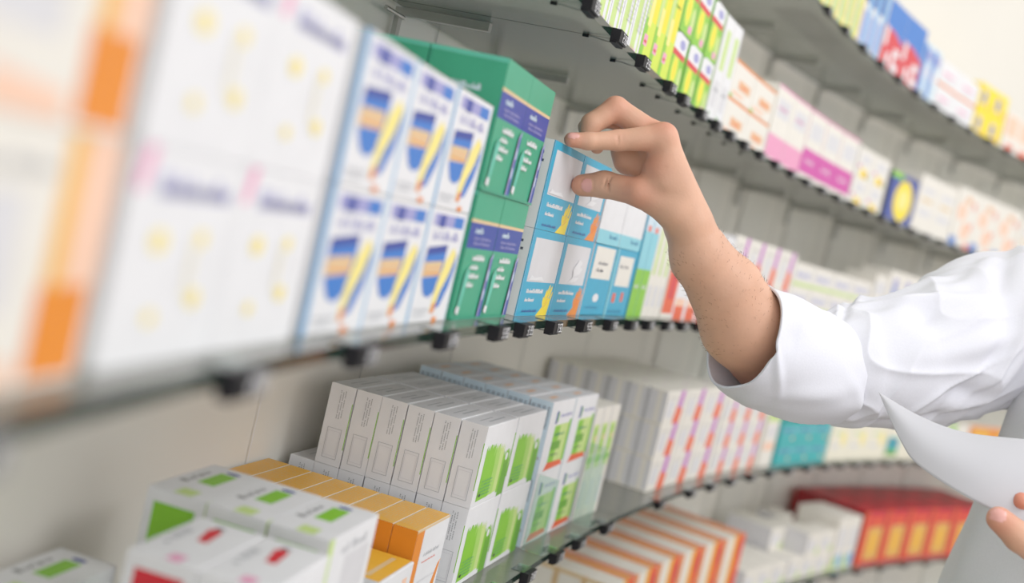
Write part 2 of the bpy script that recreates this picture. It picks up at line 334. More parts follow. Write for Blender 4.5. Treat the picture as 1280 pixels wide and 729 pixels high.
block('glove_box', H1, 'box', 'turquoise box with grey window and orange glove emblem by the thumb', WHG, 0, .2035, .1235, 1, .0885, 2, .075, 2, .02, 'turquoise glove boxes')
T0 = carton('turquoise_dressing_box', .108, .088, .08, 'cyan', front=[R_('warm', .1, .52, .92, .97), EL('white', .5, .25, .12, .06)]+TX('ink', .3, .72, .4, .05, 61)+TX('ink', .25, .62, .3, .06, 62)+TX('dcyan', .15, .1, .5, .03, 63), side=[R_('white', 0, 0, 1, 1)])
T1 = carton('turquoise_dressing_box', .1, .088, .08, 'cyan', front=[R_('pcyan', .0, .0, .06, 1), R_('warm', .16, .45, .85, .9), R_('redor', .2, .2, .34, .34), R_('redor', .6, .22, .72, .36)]+TX('ink', .25, .72, .4, .07, 64)+TX('dcyan', .15, .05, .6, .04, 65), side=[R_('pcyan', 0, 0, 1, 1)])
block('dressing_box', T0, 'box', 'turquoise box with a cream window and a white oval', 'right of the glove boxes on the middle shelf', 0, .333, .108, 1, .088, 1, .08, 2, .02)
block('dressing_box', T1, 'box', 'turquoise box with cream window and two red marks', 'third kind right of the thumb on the middle shelf', 0, .4445, .1, 1, .088, 1, .08, 2, .02)
T2 = carton('white_lettered_box', .104, .078, .08, 'white', front=[R_('pcyan', .0, .0, 1, .22), R_('white', .1, .3, .9, .6)]+TX('navy', .12, .74, .7, .12, 66, .1)+TX('dcyan', .5, .1, .4, .08, 67), side=[R_('silver', 0, 0, 1, 1)])
block('white_lettered_box', T2, 'box', 'white box with navy lettering and pale turquoise foot', 'on top of the turquoise boxes beneath the wrist', 0, .333, .104, 2, .078, 1, .08, 1, .02, 'white boxes with navy lettering', z0=.0932)
G2 = carton('slim_green_foot_carton', .036, .16, .08, 'skyw', front=[R_('lime', 0, 0, 1, .42), R_('pcyan', 0, .42, 1, .75), R_('redor', .3, .75, .7, .8)]+TX('white', .2, .25, .6, .04, 68), side=[R_('cyan', 0, 0, 1, 1)])
block('slim_carton', G2, 'box', 'slim tall carton with a lime foot and blue middle', 'on the middle shelf left of the white slim ones', 0, .552, .036, 2, .16, 1, .08, 1, .02)
G3 = carton('slim_white_carton', .03, .155, .08, 'warm', front=[R_('plime', .3, .4, .7, .9), R_('silver', .2, .1, .8, .3)])
block('slim_carton', G3, 'box', 'slim tall white carton with a pale green stripe', 'on the middle shelf behind the wrist', 0, .628, .03, 3, .155, 1, .08, 1, .02, 'slim white green striped cartons')
G4 = carton('red_foot_carton', .06, .15, .08, 'warm', front=[R_('redor', .05, .05, 1, .58), R_('red', .3, .2, .8, .5), R_('white', .1, .62, .9, .95)], side=[R_('warm', 0, 0, 1, 1)])
block('red_foot_carton', G4, 'box', 'white carton with a large red lower panel', 'on the middle shelf behind the forearm', 0, .728, .06, 1, .15, 1, .08, 1, .02)
G5 = carton('orange_foot_carton', .065, .15, .08, 'white', front=[R_('redor', .1, .0, .9, .14), R_('peach', .1, .14, .9, .22), R_('silver', .2, .5, .8, .8)])
block('orange_foot_carton', G5, 'box', 'white carton with orange foot', 'on the middle shelf right of the red panelled carton', 0, .79, .065, 4, .15, 1, .08, 1, .02, 'white cartons with orange foot')
def violet(w, h, dep):
    return carton('violet_orange_carton', w, h, dep, 'warm', front=[('violet', [(.56, .35), (.78, .35), (.84, 1), (.66, 1)]), ('redor', [(.46, .0), (.80, .0), (.86, .42), (.56, .54)]), R_('silver', .08, .2, .4, .7)]+TX('grey', .1, .75, .4, .08, 71), side=[R_('silver', 0, .05, 1, .95), R_('grey', .0, .0, .12, 1), R_('warm', .5, .05, .75, 1)])
Vm = violet(.098, .079, .08)
block('violet_flash_carton', Vm, 'box', 'small white carton with violet and orange flash', 'on the middle shelf right of the forearm', 0, 1.06, .098, 4, .079, 2, .08, 1, .02, 'violet and orange flash cartons on the middle shelf')
W1 = carton('greyish_carton', .13, .048, .08, 'warm', front=[R_('silver', .1, .3, .9, .7), R_('plime', .0, .0, 1, .16)]+TX('lilac', .15, .4, .6, .2, 72), side=[R_('grey', 0, 0, 1, 1)])
block('flat_white_carton', W1, 'box', 'flat off-white carton with grey label', 'above the rolled cuff on the middle shelf', 0, 1.46, .13, 4, .048, 3, .08, 1, .02, 'flat off-white cartons')
W2 = carton('green_corner_carton', .08, .17, .08, 'warm', front=[R_('dlime', .0, .3, .5, .62), R_('limeg', .3, .25, 1, .5), R_('silver', .1, .7, .9, .9)])
block('green_corner_carton', W2, 'box', 'white carton with a bright green block', 'above the elbow on the middle shelf', 0, 2.0, .08, 1, .17, 1, .08, 1, .02)
W3 = carton('blue_letter_carton', .085, .19, .08, 'warm', front=[R_('lilac', .3, .45, .7, .9), R_('blue', .4, .6, .6, .8), R_('silver', .1, .1, .9, .3)])
block('blue_letter_carton', W3, 'box', 'white carton with faint blue lettering', 'at the right end of the middle shelf', 0, 2.09, .085, 8, .19, 1, .08, 1, .02, 'white cartons with faint blue lettering')
# ============================================================ SHELF ABOVE
def tall(name, cols, seed, w, h, dep=.09, body='white'):
    r = random.Random(seed); f = []
    for i, (c, a, bb) in enumerate(cols): f.append(R_(c, a, .02 if i % 2 else .06, bb, .98))
    return carton(name, w, h, dep, body, front=f+TX('dgrey', .15, .7, .3, .02, seed)+TX('pink', .1, .05, .5, .04, seed+1)+sum([TX('grey', .35, .2+.03*i, .5, .014, seed+2+i) for i in range(14)], []), side=[R_('silver', 0, 0, 1, 1)])
u0 = tall('lime_stripe_carton', [('plime', .12, .5), ('white', .5, .6), ('plime', .72, .85)], 81, .05, .165)
block('lime_striped_tall_carton', u0, 'box', 'tall white carton with pale lime stripes', 'at the left of the shelf above the hand', 1, .055, .05, 5, .165, 1, .09, 2, .018, 'tall white lime striped cartons')
u1 = carton('yellow_lime_carton', .05, .165, .09, 'plime', front=[R_('limeg', .3, .0, 1, .98), R_('yellow', .5, .35, .9, .98), R_('lime', .0, .0, .3, .35), R_('pink', .15, .16, .5, .24), R_('red', .2, .18, .45, .2), R_('pyellow', .2, .3, .5, .5)]+TX('dlime', .3, .6, .5, .03, 90), side=[R_('plime', 0, 0, 1, 1)])
block('yellow_lime_carton', u1, 'box', 'tall yellow and lime carton with a small red logo', 'on the shelf above the hand', 1, .313, .05, 3, .165, 1, .09, 1, .018, 'tall yellow and lime cartons')
u2 = carton('lime_red_label_carton', .076, .08, .09, 'dlime', front=[R_('lime', .1, .0, .95, .75), EL('limeg', .4, .4, .22, .28), EL('yellow', .4, .4, .12, .18), EL('plime', .8, .3, .14, .2), ('white', [(.05, .7), (.9, .66), (.95, .98), (.3, 1), (.05, .95)]), ('red', [(.05, .62), (.9, .60), (.9, .7), (.05, .72)]), EL('lilac', .6, .84, .2, .08), R_('pink', .6, .06, .85, .18)], side=[R_('dlime', 0, 0, 1, 1)])
block('lime_red_label_carton', u2, 'box', 'lime green carton with white and red label', 'on the shelf above the hand', 1, .468, .076, 3, .08, 2, .09, 1, .018, 'lime cartons with red label', .002)
u3 = carton('tall_white_lime_carton', .05, .158, .09, 'white', front=[R_('plime', .3, .5, .75, .88), R_('silver', .2, .15, .8, .4), R_('dlime', .2, .06, .4, .1)]+TX('grey', .2, .3, .6, .04, 95), side=[R_('warm', 0, 0, 1, 1)])
block('white_lime_patch_carton', u3, 'box', 'tall white carton with a lime patch', 'above the wrist on the shelf above the hand', 1, .702, .05, 2, .158, 1, .09, 1, .018, 'tall white cartons with lime patch')
u4 = carton('peach_carton', .135, .058, .09, 'warm', front=[R_('flesh', .3, .3, .85, .55), R_('orange', .0, .92, 1, 1), R_('peach', .1, .1, .6, .2), R_('lime', .0, .0, .12, .08)]+TX('redor', .4, .36, .3, .1, 96), side=[R_('warm', 0, 0, 1, 1)])
block('peach_panel_carton', u4, 'box', 'flat white carton with orange edge and peach picture', 'above the forearm on the shelf above the hand', 1, .806, .135, 2, .058, 2, .09, 1, .018, 'white and peach cartons')
u5 = carton('magenta_panel_carton', .115, .135, .09, 'warm', front=[R_('pink', .0, .06, 1, .36), R_('warm', .0, .36, 1, 1), R_('silver', .15, .6, .85, .85), R_('pink', 0, .97, 1, 1)]+TX('magenta', .2, .7, .5, .06, 97), side=[R_('warm', 0, 0, 1, 1)])
u6 = carton('magenta_panel_carton', .115, .135, .09, 'warm', front=[R_('magenta', .0, .1, 1, .46), R_('silver', .15, .6, .85, .85), R_('pink', 0, .97, 1, 1)]+TX('white', .2, .26, .5, .06, 98), side=[R_('magenta', 0, 0, 1, 1)])
block('pink_panel_carton', u5, 'box', 'white carton with a pale pink lower panel', 'on the shelf above the hand', 1, 1.085, .115, 2, .135, 1, .09, 1, .018, 'pink panelled cartons')
block('magenta_panel_carton', u6, 'box', 'white carton with a strong magenta lower panel', 'on the shelf above the hand', 1, 1.32, .115, 3, .135, 1, .09, 1, .018, 'magenta panelled cartons')
u7 = carton('yellow_foot_carton', .11, .064, .09, 'warm', front=[R_('yellow', .3, .0, .6, .3), R_('orange', .6, .0, .72, .24), R_('lime', .72, .0, .8, .2), R_('silver', .2, .5, .8, .8), R_('magenta', .1, .3, .25, .4)], side=[R_('silver', 0, 0, 1, 1)])
block('yellow_foot_carton', u7, 'box', 'small white carton with yellow and green foot', 'right of the magenta panels on the shelf above the hand', 1, 1.678, .11, 2, .064, 2, .09, 1, .018, 'white cartons with yellow foot')
u8 = carton('navy_sun_carton', .19, .118, .09, 'ink', front=[R_('navy', 0, 0, 1, 1), EL('yellow', .55, .48, .33, .42), EL('pyellow', .55, .5, .18, .22), R_('lime', .0, .88, .4, 1)], side=[R_('ink', 0, 0, 1, 1)])
block('navy_sun_carton', u8, 'box', 'dark navy carton with a yellow sun disc', 'on the shelf above the hand', 1, 1.93, .19, 1, .118, 1, .09, 1, .018)
u9 = carton('white_blue_foot_carton', .13, .145, .09, 'warm', front=[R_('silver', .15, .3, .85, .42), R_('tan', .2, .55, .8, .6), R_('silver', .15, .7, .85, .8)])
block('plain_white_carton', u9, 'box', 'large off-white carton with faint brown line', 'right of the navy sun carton', 1, 2.13, .13, 2, .145, 1, .09, 1, .018, 'large off-white cartons')
u10 = carton('peach_dot_carton', .15, .16, .09, 'warm', front=[EL('redor', .8, .75, .06, .07), EL('peach', .3, .6, .2, .15), EL('peach', .6, .3, .2, .15), EL('redor', .82, .4, .05, .06), R_('blue', .0, .02, .3, .16), R_('redor', .7, .0, .95, .1), EL('flesh', .5, .82, .15, .06)])
block('peach_dotted_carton', u10, 'box', 'large white carton with peach blobs and red dots', 'at the right of the shelf above the hand', 1, 2.4, .15, 3, .16, 1, .09, 1, .018, 'white peach dotted cartons')
block('plain_white_carton', u9, 'box', 'large off-white carton', 'at the far right end of the shelf above the hand', 1, 2.86, .13, 4, .145, 1, .09, 1, .018, 'far off-white cartons')
# ============================================================ TOP SHELF
t0 = tall('lime_slim_carton', [('plime', .1, .45), ('yellow', .5, .85), ('lime', .0, .1)], 111, .048, .15)
block('slim_lime_carton', t0, 'box', 'slim white, lime and yellow carton', 'at the left of the top shelf', 2, 1.19, .048, 6, .15, 1, .09, 1, .02, 'slim lime cartons on the top shelf')
t1 = carton('blue_white_slim_carton', .05, .16, .09, 'warm', front=[R_('navy', .0, .6, .5, 1), R_('lblue', .5, .0, 1, .98), R_('lilac', .1, .1, .5, .5)], side=[R_('blue', 0, 0, 1, 1)])
block('slim_blue_carton', t1, 'box', 'slim tall blue and white carton', 'on the top shelf left of the blue and red boxes', 2, 1.488, .05, 3, .16, 1, .09, 1, .02, 'slim blue and white cartons')
t2 = carton('blue_red_carton', .14, .15, .09, 'blue', front=[R_('blue', 0, 0, 1, 1), ('red', [(0, .06), (1, .0), (1, .5), (.5, .6), (0, .62)]), R_('white', .3, .1, .45, .28), ('white', [(.62, .1), (.95, .08), (.95, .18), (.74, .2), (.74, .3), (.9, .3), (.9, .4), (.62, .4)]), R_('white', .08, .35, .2, .62)], side=[R_('warm', 0, 0, 1, 1)])
block('blue_red_carton', t2, 'box', 'large carton, blue above and red with white marks below', 'on the top shelf', 2, 1.65, .14, 2, .15, 1, .09, 1, .02, 'blue and red cartons')
t3 = carton('lilac_white_carton', .06, .13, .09, 'skyw', front=[R_('blue', .0, .05, .4, .95), R_('white', .4, .4, .9, .6), R_('lilac', .4, .7, .9, .9)])
block('blue_edge_carton', t3, 'box', 'pale carton with blue side stripe', 'on the top shelf right of the blue and red boxes', 2, 1.94, .06, 2, .13, 1, .09, 1, .02, 'pale blue striped cartons')
t4 = carton('white_orange_line_carton', .145, .06, .09, 'white', front=[R_('orange', 0, .0, 1, .12), R_('pink', .2, .5, .7, .6), R_('silver', .2, .3, .8, .42)])
block('orange_line_carton', t4, 'box', 'flat white carton with orange bottom line', 'on the top shelf', 2, 2.07, .145, 2, .06, 2, .09, 1, .02, 'white cartons with orange line')
t5 = carton('yellow_carton', .1, .068, .09, 'yellow', front=[R_('yellow', 0, 0, 1, 1), R_('lilac', .2, .25, .5, .75), R_('navy', .28, .35, .42, .65), R_('amber', .6, .1, .8, .3)], side=[R_('yellow', 0, 0, 1, 1)])
block('yellow_carton', t5, 'box', 'bright yellow carton with blue letter mark', 'on the top shelf', 2, 2.37, .1, 2, .068, 2, .09, 1, .02, 'yellow cartons')
t6 = carton('peach_top_carton', .1, .11, .09, 'warm', front=[R_('peach', .1, .4, .9, .9), R_('redor', .3, .0, .9, .2)])
block('peach_top_carton', t6, 'box', 'white and peach carton with red foot', 'at the right end of the top shelf', 2, 2.585, .1, 6, .11, 1, .09, 1, .02, 'peach cartons on the top shelf')
# ============================================================ SHELF BELOW THE HAND
def brush(a, bb, y0, y1, seed):   # ragged green brushed panel
    r = random.Random(seed); pts = [(a, y0), (bb, y0+.01), (bb, y1-.15)]; n = 7
    for i in range(n): x = bb-(bb-a)*(i+.3)/n; pts += [(x, y1-.1*r.random()-(.25 if i < 2 else 0)*(1-i/2)), (x-.01, y1-.02*r.random())]
    pts.append((a, y1-.05)); return pts
side_p = [R_('white', 0, 0, 1, 1), R_('lime', .965, .22, 1, .8)]+sum([[R_('dgrey', .62-.09*j, .58+.018*i, .655-.09*j, .589+.018*i) for i in range(20) if (i*5+j*3) % 7] for j in range(3)], [])+FRAME('grey', .22, .08, .8, .46, .02, .006)+FRAME('silver', .27, .115, .75, .425, .02, .006)
pm_ = carton('green_brushed_carton', .108, .0885, .0295, 'white', front=[('plime', brush(.46, .76, .08, .72, 2)), ('mlime', brush(.36, .62, .07, .73, 4)), ('lime', brush(.12, .48, .06, .76, 1)), ('lime', brush(.74, 1, .06, .62, 3)), ('dlime', brush(.80, 1, .0, .5, 5))]+[EL('white', .86, .52, .04, .05)]+sum([TX('dgreen', .16, .12+.045*i, .34, .02, 120+i) for i in range(5)], [])+[R_('black', .15, .12, .19, .16)],
  side=side_p, top=[R_('silver', .02, .1, .98, .9), R_('grey', .3, .3, .8, .4), R_('grey', .2, .55, .6, .62)])
block('green_brushed_carton', pm_, 'box', 'slim white carton with ragged green panel', 'on the shelf below the hand', -1, .127, .108, 2, .0885, 2, .0295, 6, .034, 'white cartons with ragged green panel', .0008, gap=.004)
# one more carton deep in the lower layer
o = link('green_brushed_carton', pm_); o.location = arc(.183, .2175, SH[-1]+.0042); o.rotation_euler = (0, 0, arot(.183)); tag(o, 'slim white carton standing lowest at the back by the wall, its grey top uncovered', 'box', 'white cartons with ragged green panel')
qm = carton('green_tab_carton', .098, .0925, .0295, 'white', front=[R_('white', 0, 0, 1, 1), R_('plime', .32, .08, .95, .66), R_('lime', .30, .1, .55, .64), R_('dlime', .3, .3, .7, .42), R_('navy', .26, .68, .34, .86), R_('lime', .34, .7, .38, .84), ('redor', [(.2, .02), (.98, .04), (.9, .12), (.3, .13)]), R_('lime', .9, .1, 1, .7)]+TX('lilac', .42, .76, .5, .05, 131)+TX('dgreen', .36, .5, .4, .04, 132)+TX('ink', .36, .22, .3, .03, 133),
  side=[R_('skyw', 0, 0, 1, 1)]+[R_('ink', .08+.06*i, .62, .105+.06*i, .93) for i in range(14) if i % 4 != 3]+[R_('grey', .1, .2, .9, .24)], top=[R_('silver', .05, .1, .95, .9), R_('flesh', .3, .4, .6, .6)])
block('green_tab_carton', qm, 'box', 'white carton with green panel, navy tab and barcode side', 'on the shelf below the hand', -1, .366, .098, 2, .0925, 2, .0295, 6, .034, 'white cartons with navy tab', .001, gap=.003)
rm = carton('slim_lime_block_carton', .036, .164, .045, 'warm', front=[R_('plime', .15, .45, .85, .85), R_('lime', .3, .6, .6, .82), R_('lime', .1, .5, .9, .56), R_('silver', .2, .1, .8, .35), R_('peach', .5, .7, .7, .75)], side=[R_('silver', 0, 0, 1, 1)])
block('slim_lime_block_carton', rm, 'box', 'slim tall cream carton with lime blocks', 'at the right end of the front group below the hand', -1, .572, .036, 3, .164, 1, .045, 4, .032, 'slim tall lime block cartons', .001)
Vl = violet(.112, .058, .036)
block('violet_flash_carton', Vl, 'box', 'small white carton with violet and orange flash', 'on the shelf below the hand', -1, .92, .112, 3, .058, 3, .036, 6, .03, 'violet and orange flash cartons below the forearm', .0015, gap=.003, hid=lambda c, r, q: c > 0 and q > 1 and r < 2)
Vs = violet(.088, .052, .06)
block('violet_flash_carton', Vs, 'box', 'smaller white carton with violet flash', 'below the cuff', -1, 1.27, .088, 3, .052, 3, .06, 2, .03, 'smaller violet flash cartons below the cuff', .001)
pw = carton('peach_line_carton', .075, .118, .08, 'warm', front=[R_('peach', .1, .3, .9, .45), R_('plime', .0, .85, 1, 1), R_('silver', .2, .55, .8, .75)])
block('peach_line_carton', pw, 'box', 'white carton with a peach band', 'left of the teal cartons under the elbow', -1, 1.545, .075, 1, .118, 1, .08, 1, .025)
te = carton('teal_carton', .105, .047, .08, 'teal', front=[R_('teal', 0, 0, 1, 1), R_('pcyan', .05, .6, .95, .75), R_('navy', .1, .62, .8, .72), R_('flesh', .7, .2, .82, .34), R_('teal', .0, .0, 1, .2)], side=[R_('teal', 0, 0, 1, 1)])
block('teal_carton', te, 'box', 'flat teal carton', 'under the elbow on the shelf below the hand', -1, 1.63, .105, 3, .047, 2, .08, 1, .02, 'teal cartons')
cm = carton('cream_carton', .125, .1, .08, 'cream', front=[EL('pyellow', .7, .55, .12, .2), R_('silver', .15, .3, .5, .4), R_('plime', .2, .65, .6, .7)])
block('cream_carton', cm, 'box', 'cream carton with pale yellow spot', 'under the rolled sleeve on the shelf below the hand', -1, 1.96, .125, 3, .1, 1, .08, 1, .02, 'cream cartons')
cm2 = carton('cream_blue_patch_carton', .125, .1, .08, 'cream', front=[R_('teal', .0, .2, .6, .6), R_('dlime', .0, .08, .6, .24), R_('navy', .15, .4, .5, .5)])
block('blue_patch_carton', cm2, 'box', 'cream carton with blue and green patch', 'under the sleeve left of the paper sheet', -1, 2.345, .125, 1, .1, 1, .08, 1, .02)
block('cream_carton', cm, 'box', 'cream carton with pale yellow spot', 'behind the paper sheet', -1, 2.475, .125, 2, .1, 1, .08, 1, .02, 'cream cartons behind the paper')
cm3 = carton('green_bar_carton', .14, .11, .08, 'warm', front=[R_('lime', .1, .0, .35, 1), R_('peach', .5, .2, .9, .4)])
block('green_bar_carton', cm3, 'box', 'white carton with a vertical lime bar', 'under the sleeve right of the paper corner', -1, 2.73, .14, 1, .11, 1, .08, 1, .02)
cm4 = carton('orange_top_carton', .16, .11, .08, 'warm', front=[R_('orange', 0, .45, 1, 1), R_('amber', .1, .6, .8, .9)], side=[R_('orange', 0, 0, 1, 1)])
block('orange_top_carton', cm4, 'box', 'white carton with orange upper half', 'under the sleeve beside the coat', -1, 2.88, .16, 4, .11, 1, .08, 1, .02, 'orange and white cartons beside the coat')
# orange topped cartons in a deep row
om = carton('orange_roof_carton', .093, .084, .0255, 'white', front=[R_('orange', .0, .0, .22, 1), R_('white', .24, 0, 1, 1), ('orange', [(.72, .0), (.9, .0), (1, .45), (.92, .4)]), R_('tan', .0, .97, 1, 1)]+TX('grey', .34, .62, .5, .05, 141)+TX('redor', .34, .54, .4, .025, 142)+TX('silver', .34, .3, .5, .03, 143),
  side=[R_('orange', 0, 0, 1, 1), R_('white', .0, .0, 1, .3)], top=[R_('amber', 0, .02, 1, .98)]+sum([TX('tan', .08, .12+.1*i, .84, .05, 144+i) for i in range(8)], []))
block('orange_roof_carton', om, 'box', 'slim carton with amber top and white front', 'on the shelf below the hand', -1, .012, .093, 1, .084, 1, .0255, 8, .045, 'amber topped cartons', .0008)
om2 = carton('orange_roof_carton_low', .085, .058, .05, 'white', front=[R_('peach', .7, 0, .85, .8), R_('silver', .1, .5, .6, .6)], side=[R_('white', 0, 0, 1, 1)], top=[R_('amber', 0, .05, 1, .98), R_('tan', .1, .3, .9, .4)])
block('amber_top_low_carton', om2, 'box', 'low white carton with amber top', 'in front of the amber topped row', -1, -.082, .085, 1, .058, 1, .05, 3, .04, 'low amber topped cartons')
lm = carton('green_stripe_carton', .104, .068, .049, 'white', front=[R_('silver', .4, .2, .9, .7), R_('plime', .0, 0, .1, 1), R_('lime', .1, .0, .4, .12)]+TX('grey', .3, .75, .5, .12, 151),
  side=[R_('lime', .15, .12, .85, .86), R_('plime', .4, .5, .6, .54)], top=[R_('white', 0, 0, 1, 1), R_('lime', .42, .36, .82, .66), EL('navy', .88, .5, .035, .13), R_('plime', .02, .3, .2, .6)]+TX('dgrey', .35, .76, .4, .14, 152))
block('green_stripe_carton', lm, 'box', 'blurred white carton with lime end and lime stripe on top', 'at the lower left', -1, -.258, .104, 1, .068, 2, .049, 3, .032, 'white cartons with lime stripe', .0015)
o = link('green_stripe_carton', lm); o.location = arc(-.30, .196, SH[-1]+.0042); o.rotation_euler = (0, 0, arot(-.30)); tag(o, 'single white carton with lime end lying lowest by the wall at the lower left', 'box', 'white cartons with lime stripe')
mm_ = carton('red_stripe_carton', .1, .068, .049, 'white', front=[R_('silver', .4, .2, .9, .7), R_('red', .1, .0, .3, .3)], side=[R_('red', .15, .12, .85, .86), R_('pink', .4, .5, .6, .54)], top=[('red', [(.5, .4), (.8, .45), (.84, .6), (.78, .66), (.5, .55)]), EL('dgrey', .86, .55, .03, .08), R_('pink', .02, .3, .16, .5)]+TX('grey', .3, .76, .4, .14, 153))
block('red_stripe_carton', mm_, 'box', 'blurred white carton with red end and red stripe on top', 'at the bottom left in front of the lime ones', -1, -.388, .1, 1, .068, 2, .049, 2, .02, 'white cartons with red stripe', .001)
# ============================================================ BOTTOM SHELF
bo = carton('orange_band_carton', .118, .072, .05, 'warm', front=[R_('warm', 0, 0, .5, 1), R_('amber', .42, 0, .6, 1), R_('redor', .6, 0, .98, 1), R_('red', .72, .3, .9, .8), R_('orange', .0, .0, .1, 1)], side=[R_('tan', 0, 0, 1, 1), R_('warm', .1, .1, .9, .9)], top=[R_('warm', 0, 0, 1, 1), R_('orange', .55, 0, .74, 1), R_('redor', .84, .0, .98, 1), R_('amber', .74, 0, .8, 1)])
block('orange_band_carton', bo, 'box', 'white carton with orange and red bands', 'on the bottom shelf', -2, .87, .118, 6, .072, 2, .05, 4, .03, 'orange and red banded cartons', .0006, gap=.004, hid=lambda c, r, q: (r == 0 and q > 1))
bw = carton('white_cough_carton', .085, .055, .06, 'warm', front=[R_('silver', .1, .2, .6, .7), R_('plime', .7, .0, .9, .3)], side=[R_('silver', 0, 0, 1, 1)])
block('small_white_carton', bw, 'box', 'small off-white carton', 'on the bottom shelf right of the orange banded ones', -2, 1.63, .085, 3, .055, 1, .06, 3, .02, 'small off-white cartons, low stack', .001)
block('small_white_carton', bw, 'box', 'small off-white carton in the taller stack', 'on the bottom shelf', -2, 1.90, .085, 3, .055, 2, .06, 3, .02, 'small off-white cartons, tall stack', .001, hid=lambda c, r, q: r == 1 and (c+q) % 3 == 0)
bw2 = carton('white_green_tip_carton', .066, .14, .06, 'warm', front=[R_('plime', .0, .0, .5, .25), R_('lblue', .4, .05, .9, .3), R_('silver', .2, .4, .8, .8)])
block('tall_white_carton', bw2, 'box', 'tall off-white carton with pale green and blue foot', 'left of the red cartons', -2, 2.17, .068, 2, .14, 1, .06, 2, .02, 'tall off-white cartons left of the red ones')
rd = carton('red_gold_carton', .145, .15, .07, 'red', front=[R_('red', 0, 0, 1, 1), R_('gold', .28, .08, .9, .7), R_('amber', .4, .2, .75, .6), R_('redor', .3, .76, .85, .86), R_('redor', .0, .0, .16, 1), R_('dred', .94, 0, 1, 1)], side=[R_('dred', 0, 0, 1, 1)], top=[R_('dred', 0, 0, 1, 1), R_('red', .2, .2, .8, .8)])
block('red_gold_carton', rd, 'box', 'red carton with a gold picture panel', 'on the bottom shelf', -2, 2.33, .145, 6, .15, 1, .07, 3, .02, 'red and gold cartons')
# acrylic dividers standing between columns
def divider(s, k, h, d0, d1, lab):
    b = MB(); b.box(-.0008, .0008, d0, d1, .0045, h, 'acrylic'); b.box(-.0008, .018, d0-.002, d0, .0045, .016, 'acrylic')
    o = link('acrylic_divider', b.mesh('acrylic_divider')); o.location = arc(s, 0, SH[k]); o.rotation_euler = (0, 0, arot(s)); tag(o, lab, 'divider')
divider(.3635, -1, .10, .004, .03, 'clear acrylic divider beside the second green panelled column')
divider(.5695, -1, .12, .004, .03, 'clear acrylic divider left of the slim tall cartons')
b = MB(); p, q = arc(.061, .2595), arc(.0625, .2595); b.poly([(p.x, p.y, SH[-1]+.01), (q.x, q.y, SH[-1]+.01), (q.x, q.y, SH[0]-.02), (p.x, p.y, SH[0]-.02)], 'white'); tag(link('painted_highlight', b.mesh('painted_highlight')), kind='structure')  # thin white strip painting in the highlight line of a wall panel joint
#divider(.0655, 0, .16, .004, .02, 'clear acrylic edge between green cartons and the glove boxes')
# ============================================================ IMPLICIT SURFACES FOR SKIN
def surface_nets(F, org, h):
    nx, ny, nz = F.shape; S = F < 0
    cs = np.zeros((nx-1, ny-1, nz-1), np.int8)
    for i in (0, 1):
        for j in (0, 1):
            for k in (0, 1): cs += S[i:nx-1+i, j:ny-1+j, k:nz-1+k]
    act = (cs > 0) & (cs < 8); idx = -np.ones(act.shape, np.int64); ci = np.argwhere(act); idx[act] = np.arange(len(ci))
    acc = np.zeros((len(ci), 3)); cnt = np.zeros(len(ci))
    for ax in range(3):
        for a in (0, 1):
            for b_ in (0, 1):
                o = [a, b_]; o.insert(ax, 0); e = list(o); e[ax] = 1
                f0 = F[ci[:, 0]+o[0], ci[:, 1]+o[1], ci[:, 2]+o[2]]; f1 = F[ci[:, 0]+e[0], ci[:, 1]+e[1], ci[:, 2]+e[2]]
                m = (f0 < 0) != (f1 < 0); t = np.where(m, f0/np.where(m, f0-f1, 1), 0)
                p = np.tile(np.array(o, float), (len(ci), 1)); p[:, ax] += t; acc[m] += p[m]; cnt[m] += 1
    V = (ci+acc/cnt[:, None])*h+org
    faces = []
    for ax in range(3):
        o1, o2 = [a for a in range(3) if a != ax]
        sl0 = [slice(None)]*3; sl1 = [slice(None)]*3; sl0[ax] = slice(0, -1); sl1[ax] = slice(1, None)
        a, b_ = S[tuple(sl0)], S[tuple(sl1)]; ed = np.argwhere(a != b_)
        ed = ed[(ed[:, o1] > 0) & (ed[:, o2] > 0) & (ed[:, o1] < F.shape[o1]-1) & (ed[:, o2] < F.shape[o2]-1)]
        def g_(d1, d2):
            q = ed.copy(); q[:, o1] -= d1; q[:, o2] -= d2; return idx[q[:, 0], q[:, 1], q[:, 2]]
        quad = np.stack([g_(1, 1), g_(0, 1), g_(0, 0), g_(1, 0)], 1); flip = a[ed[:, 0], ed[:, 1], ed[:, 2]]
        if ax == 1: flip = ~flip
        quad[~flip] = quad[~flip][:, ::-1]; faces.append(quad)
    return V, np.concatenate(faces)
def cone(Pp, a, b_, ra, rb, flat=None):
    a = np.array(a); b_ = np.array(b_); d = b_-a; L = np.dot(d, d)+1e-12
    v = Pp-a; t = np.clip((v@d)/L, 0, 1)[..., None]; w = v-t*d
    if flat is not None:
        n, kf = flat; n = np.array(n)/np.linalg.norm(n); w = w+(kf-1)*(w@n)[..., None]*n
    return np.linalg.norm(w, axis=-1)-(ra+(rb-ra)*t[..., 0])
def smin(a, b_, k):
    hh = np.clip(.5+.5*(b_-a)/k, 0, 1); return b_*(1-hh)+a*hh-k*hh*(1-hh)
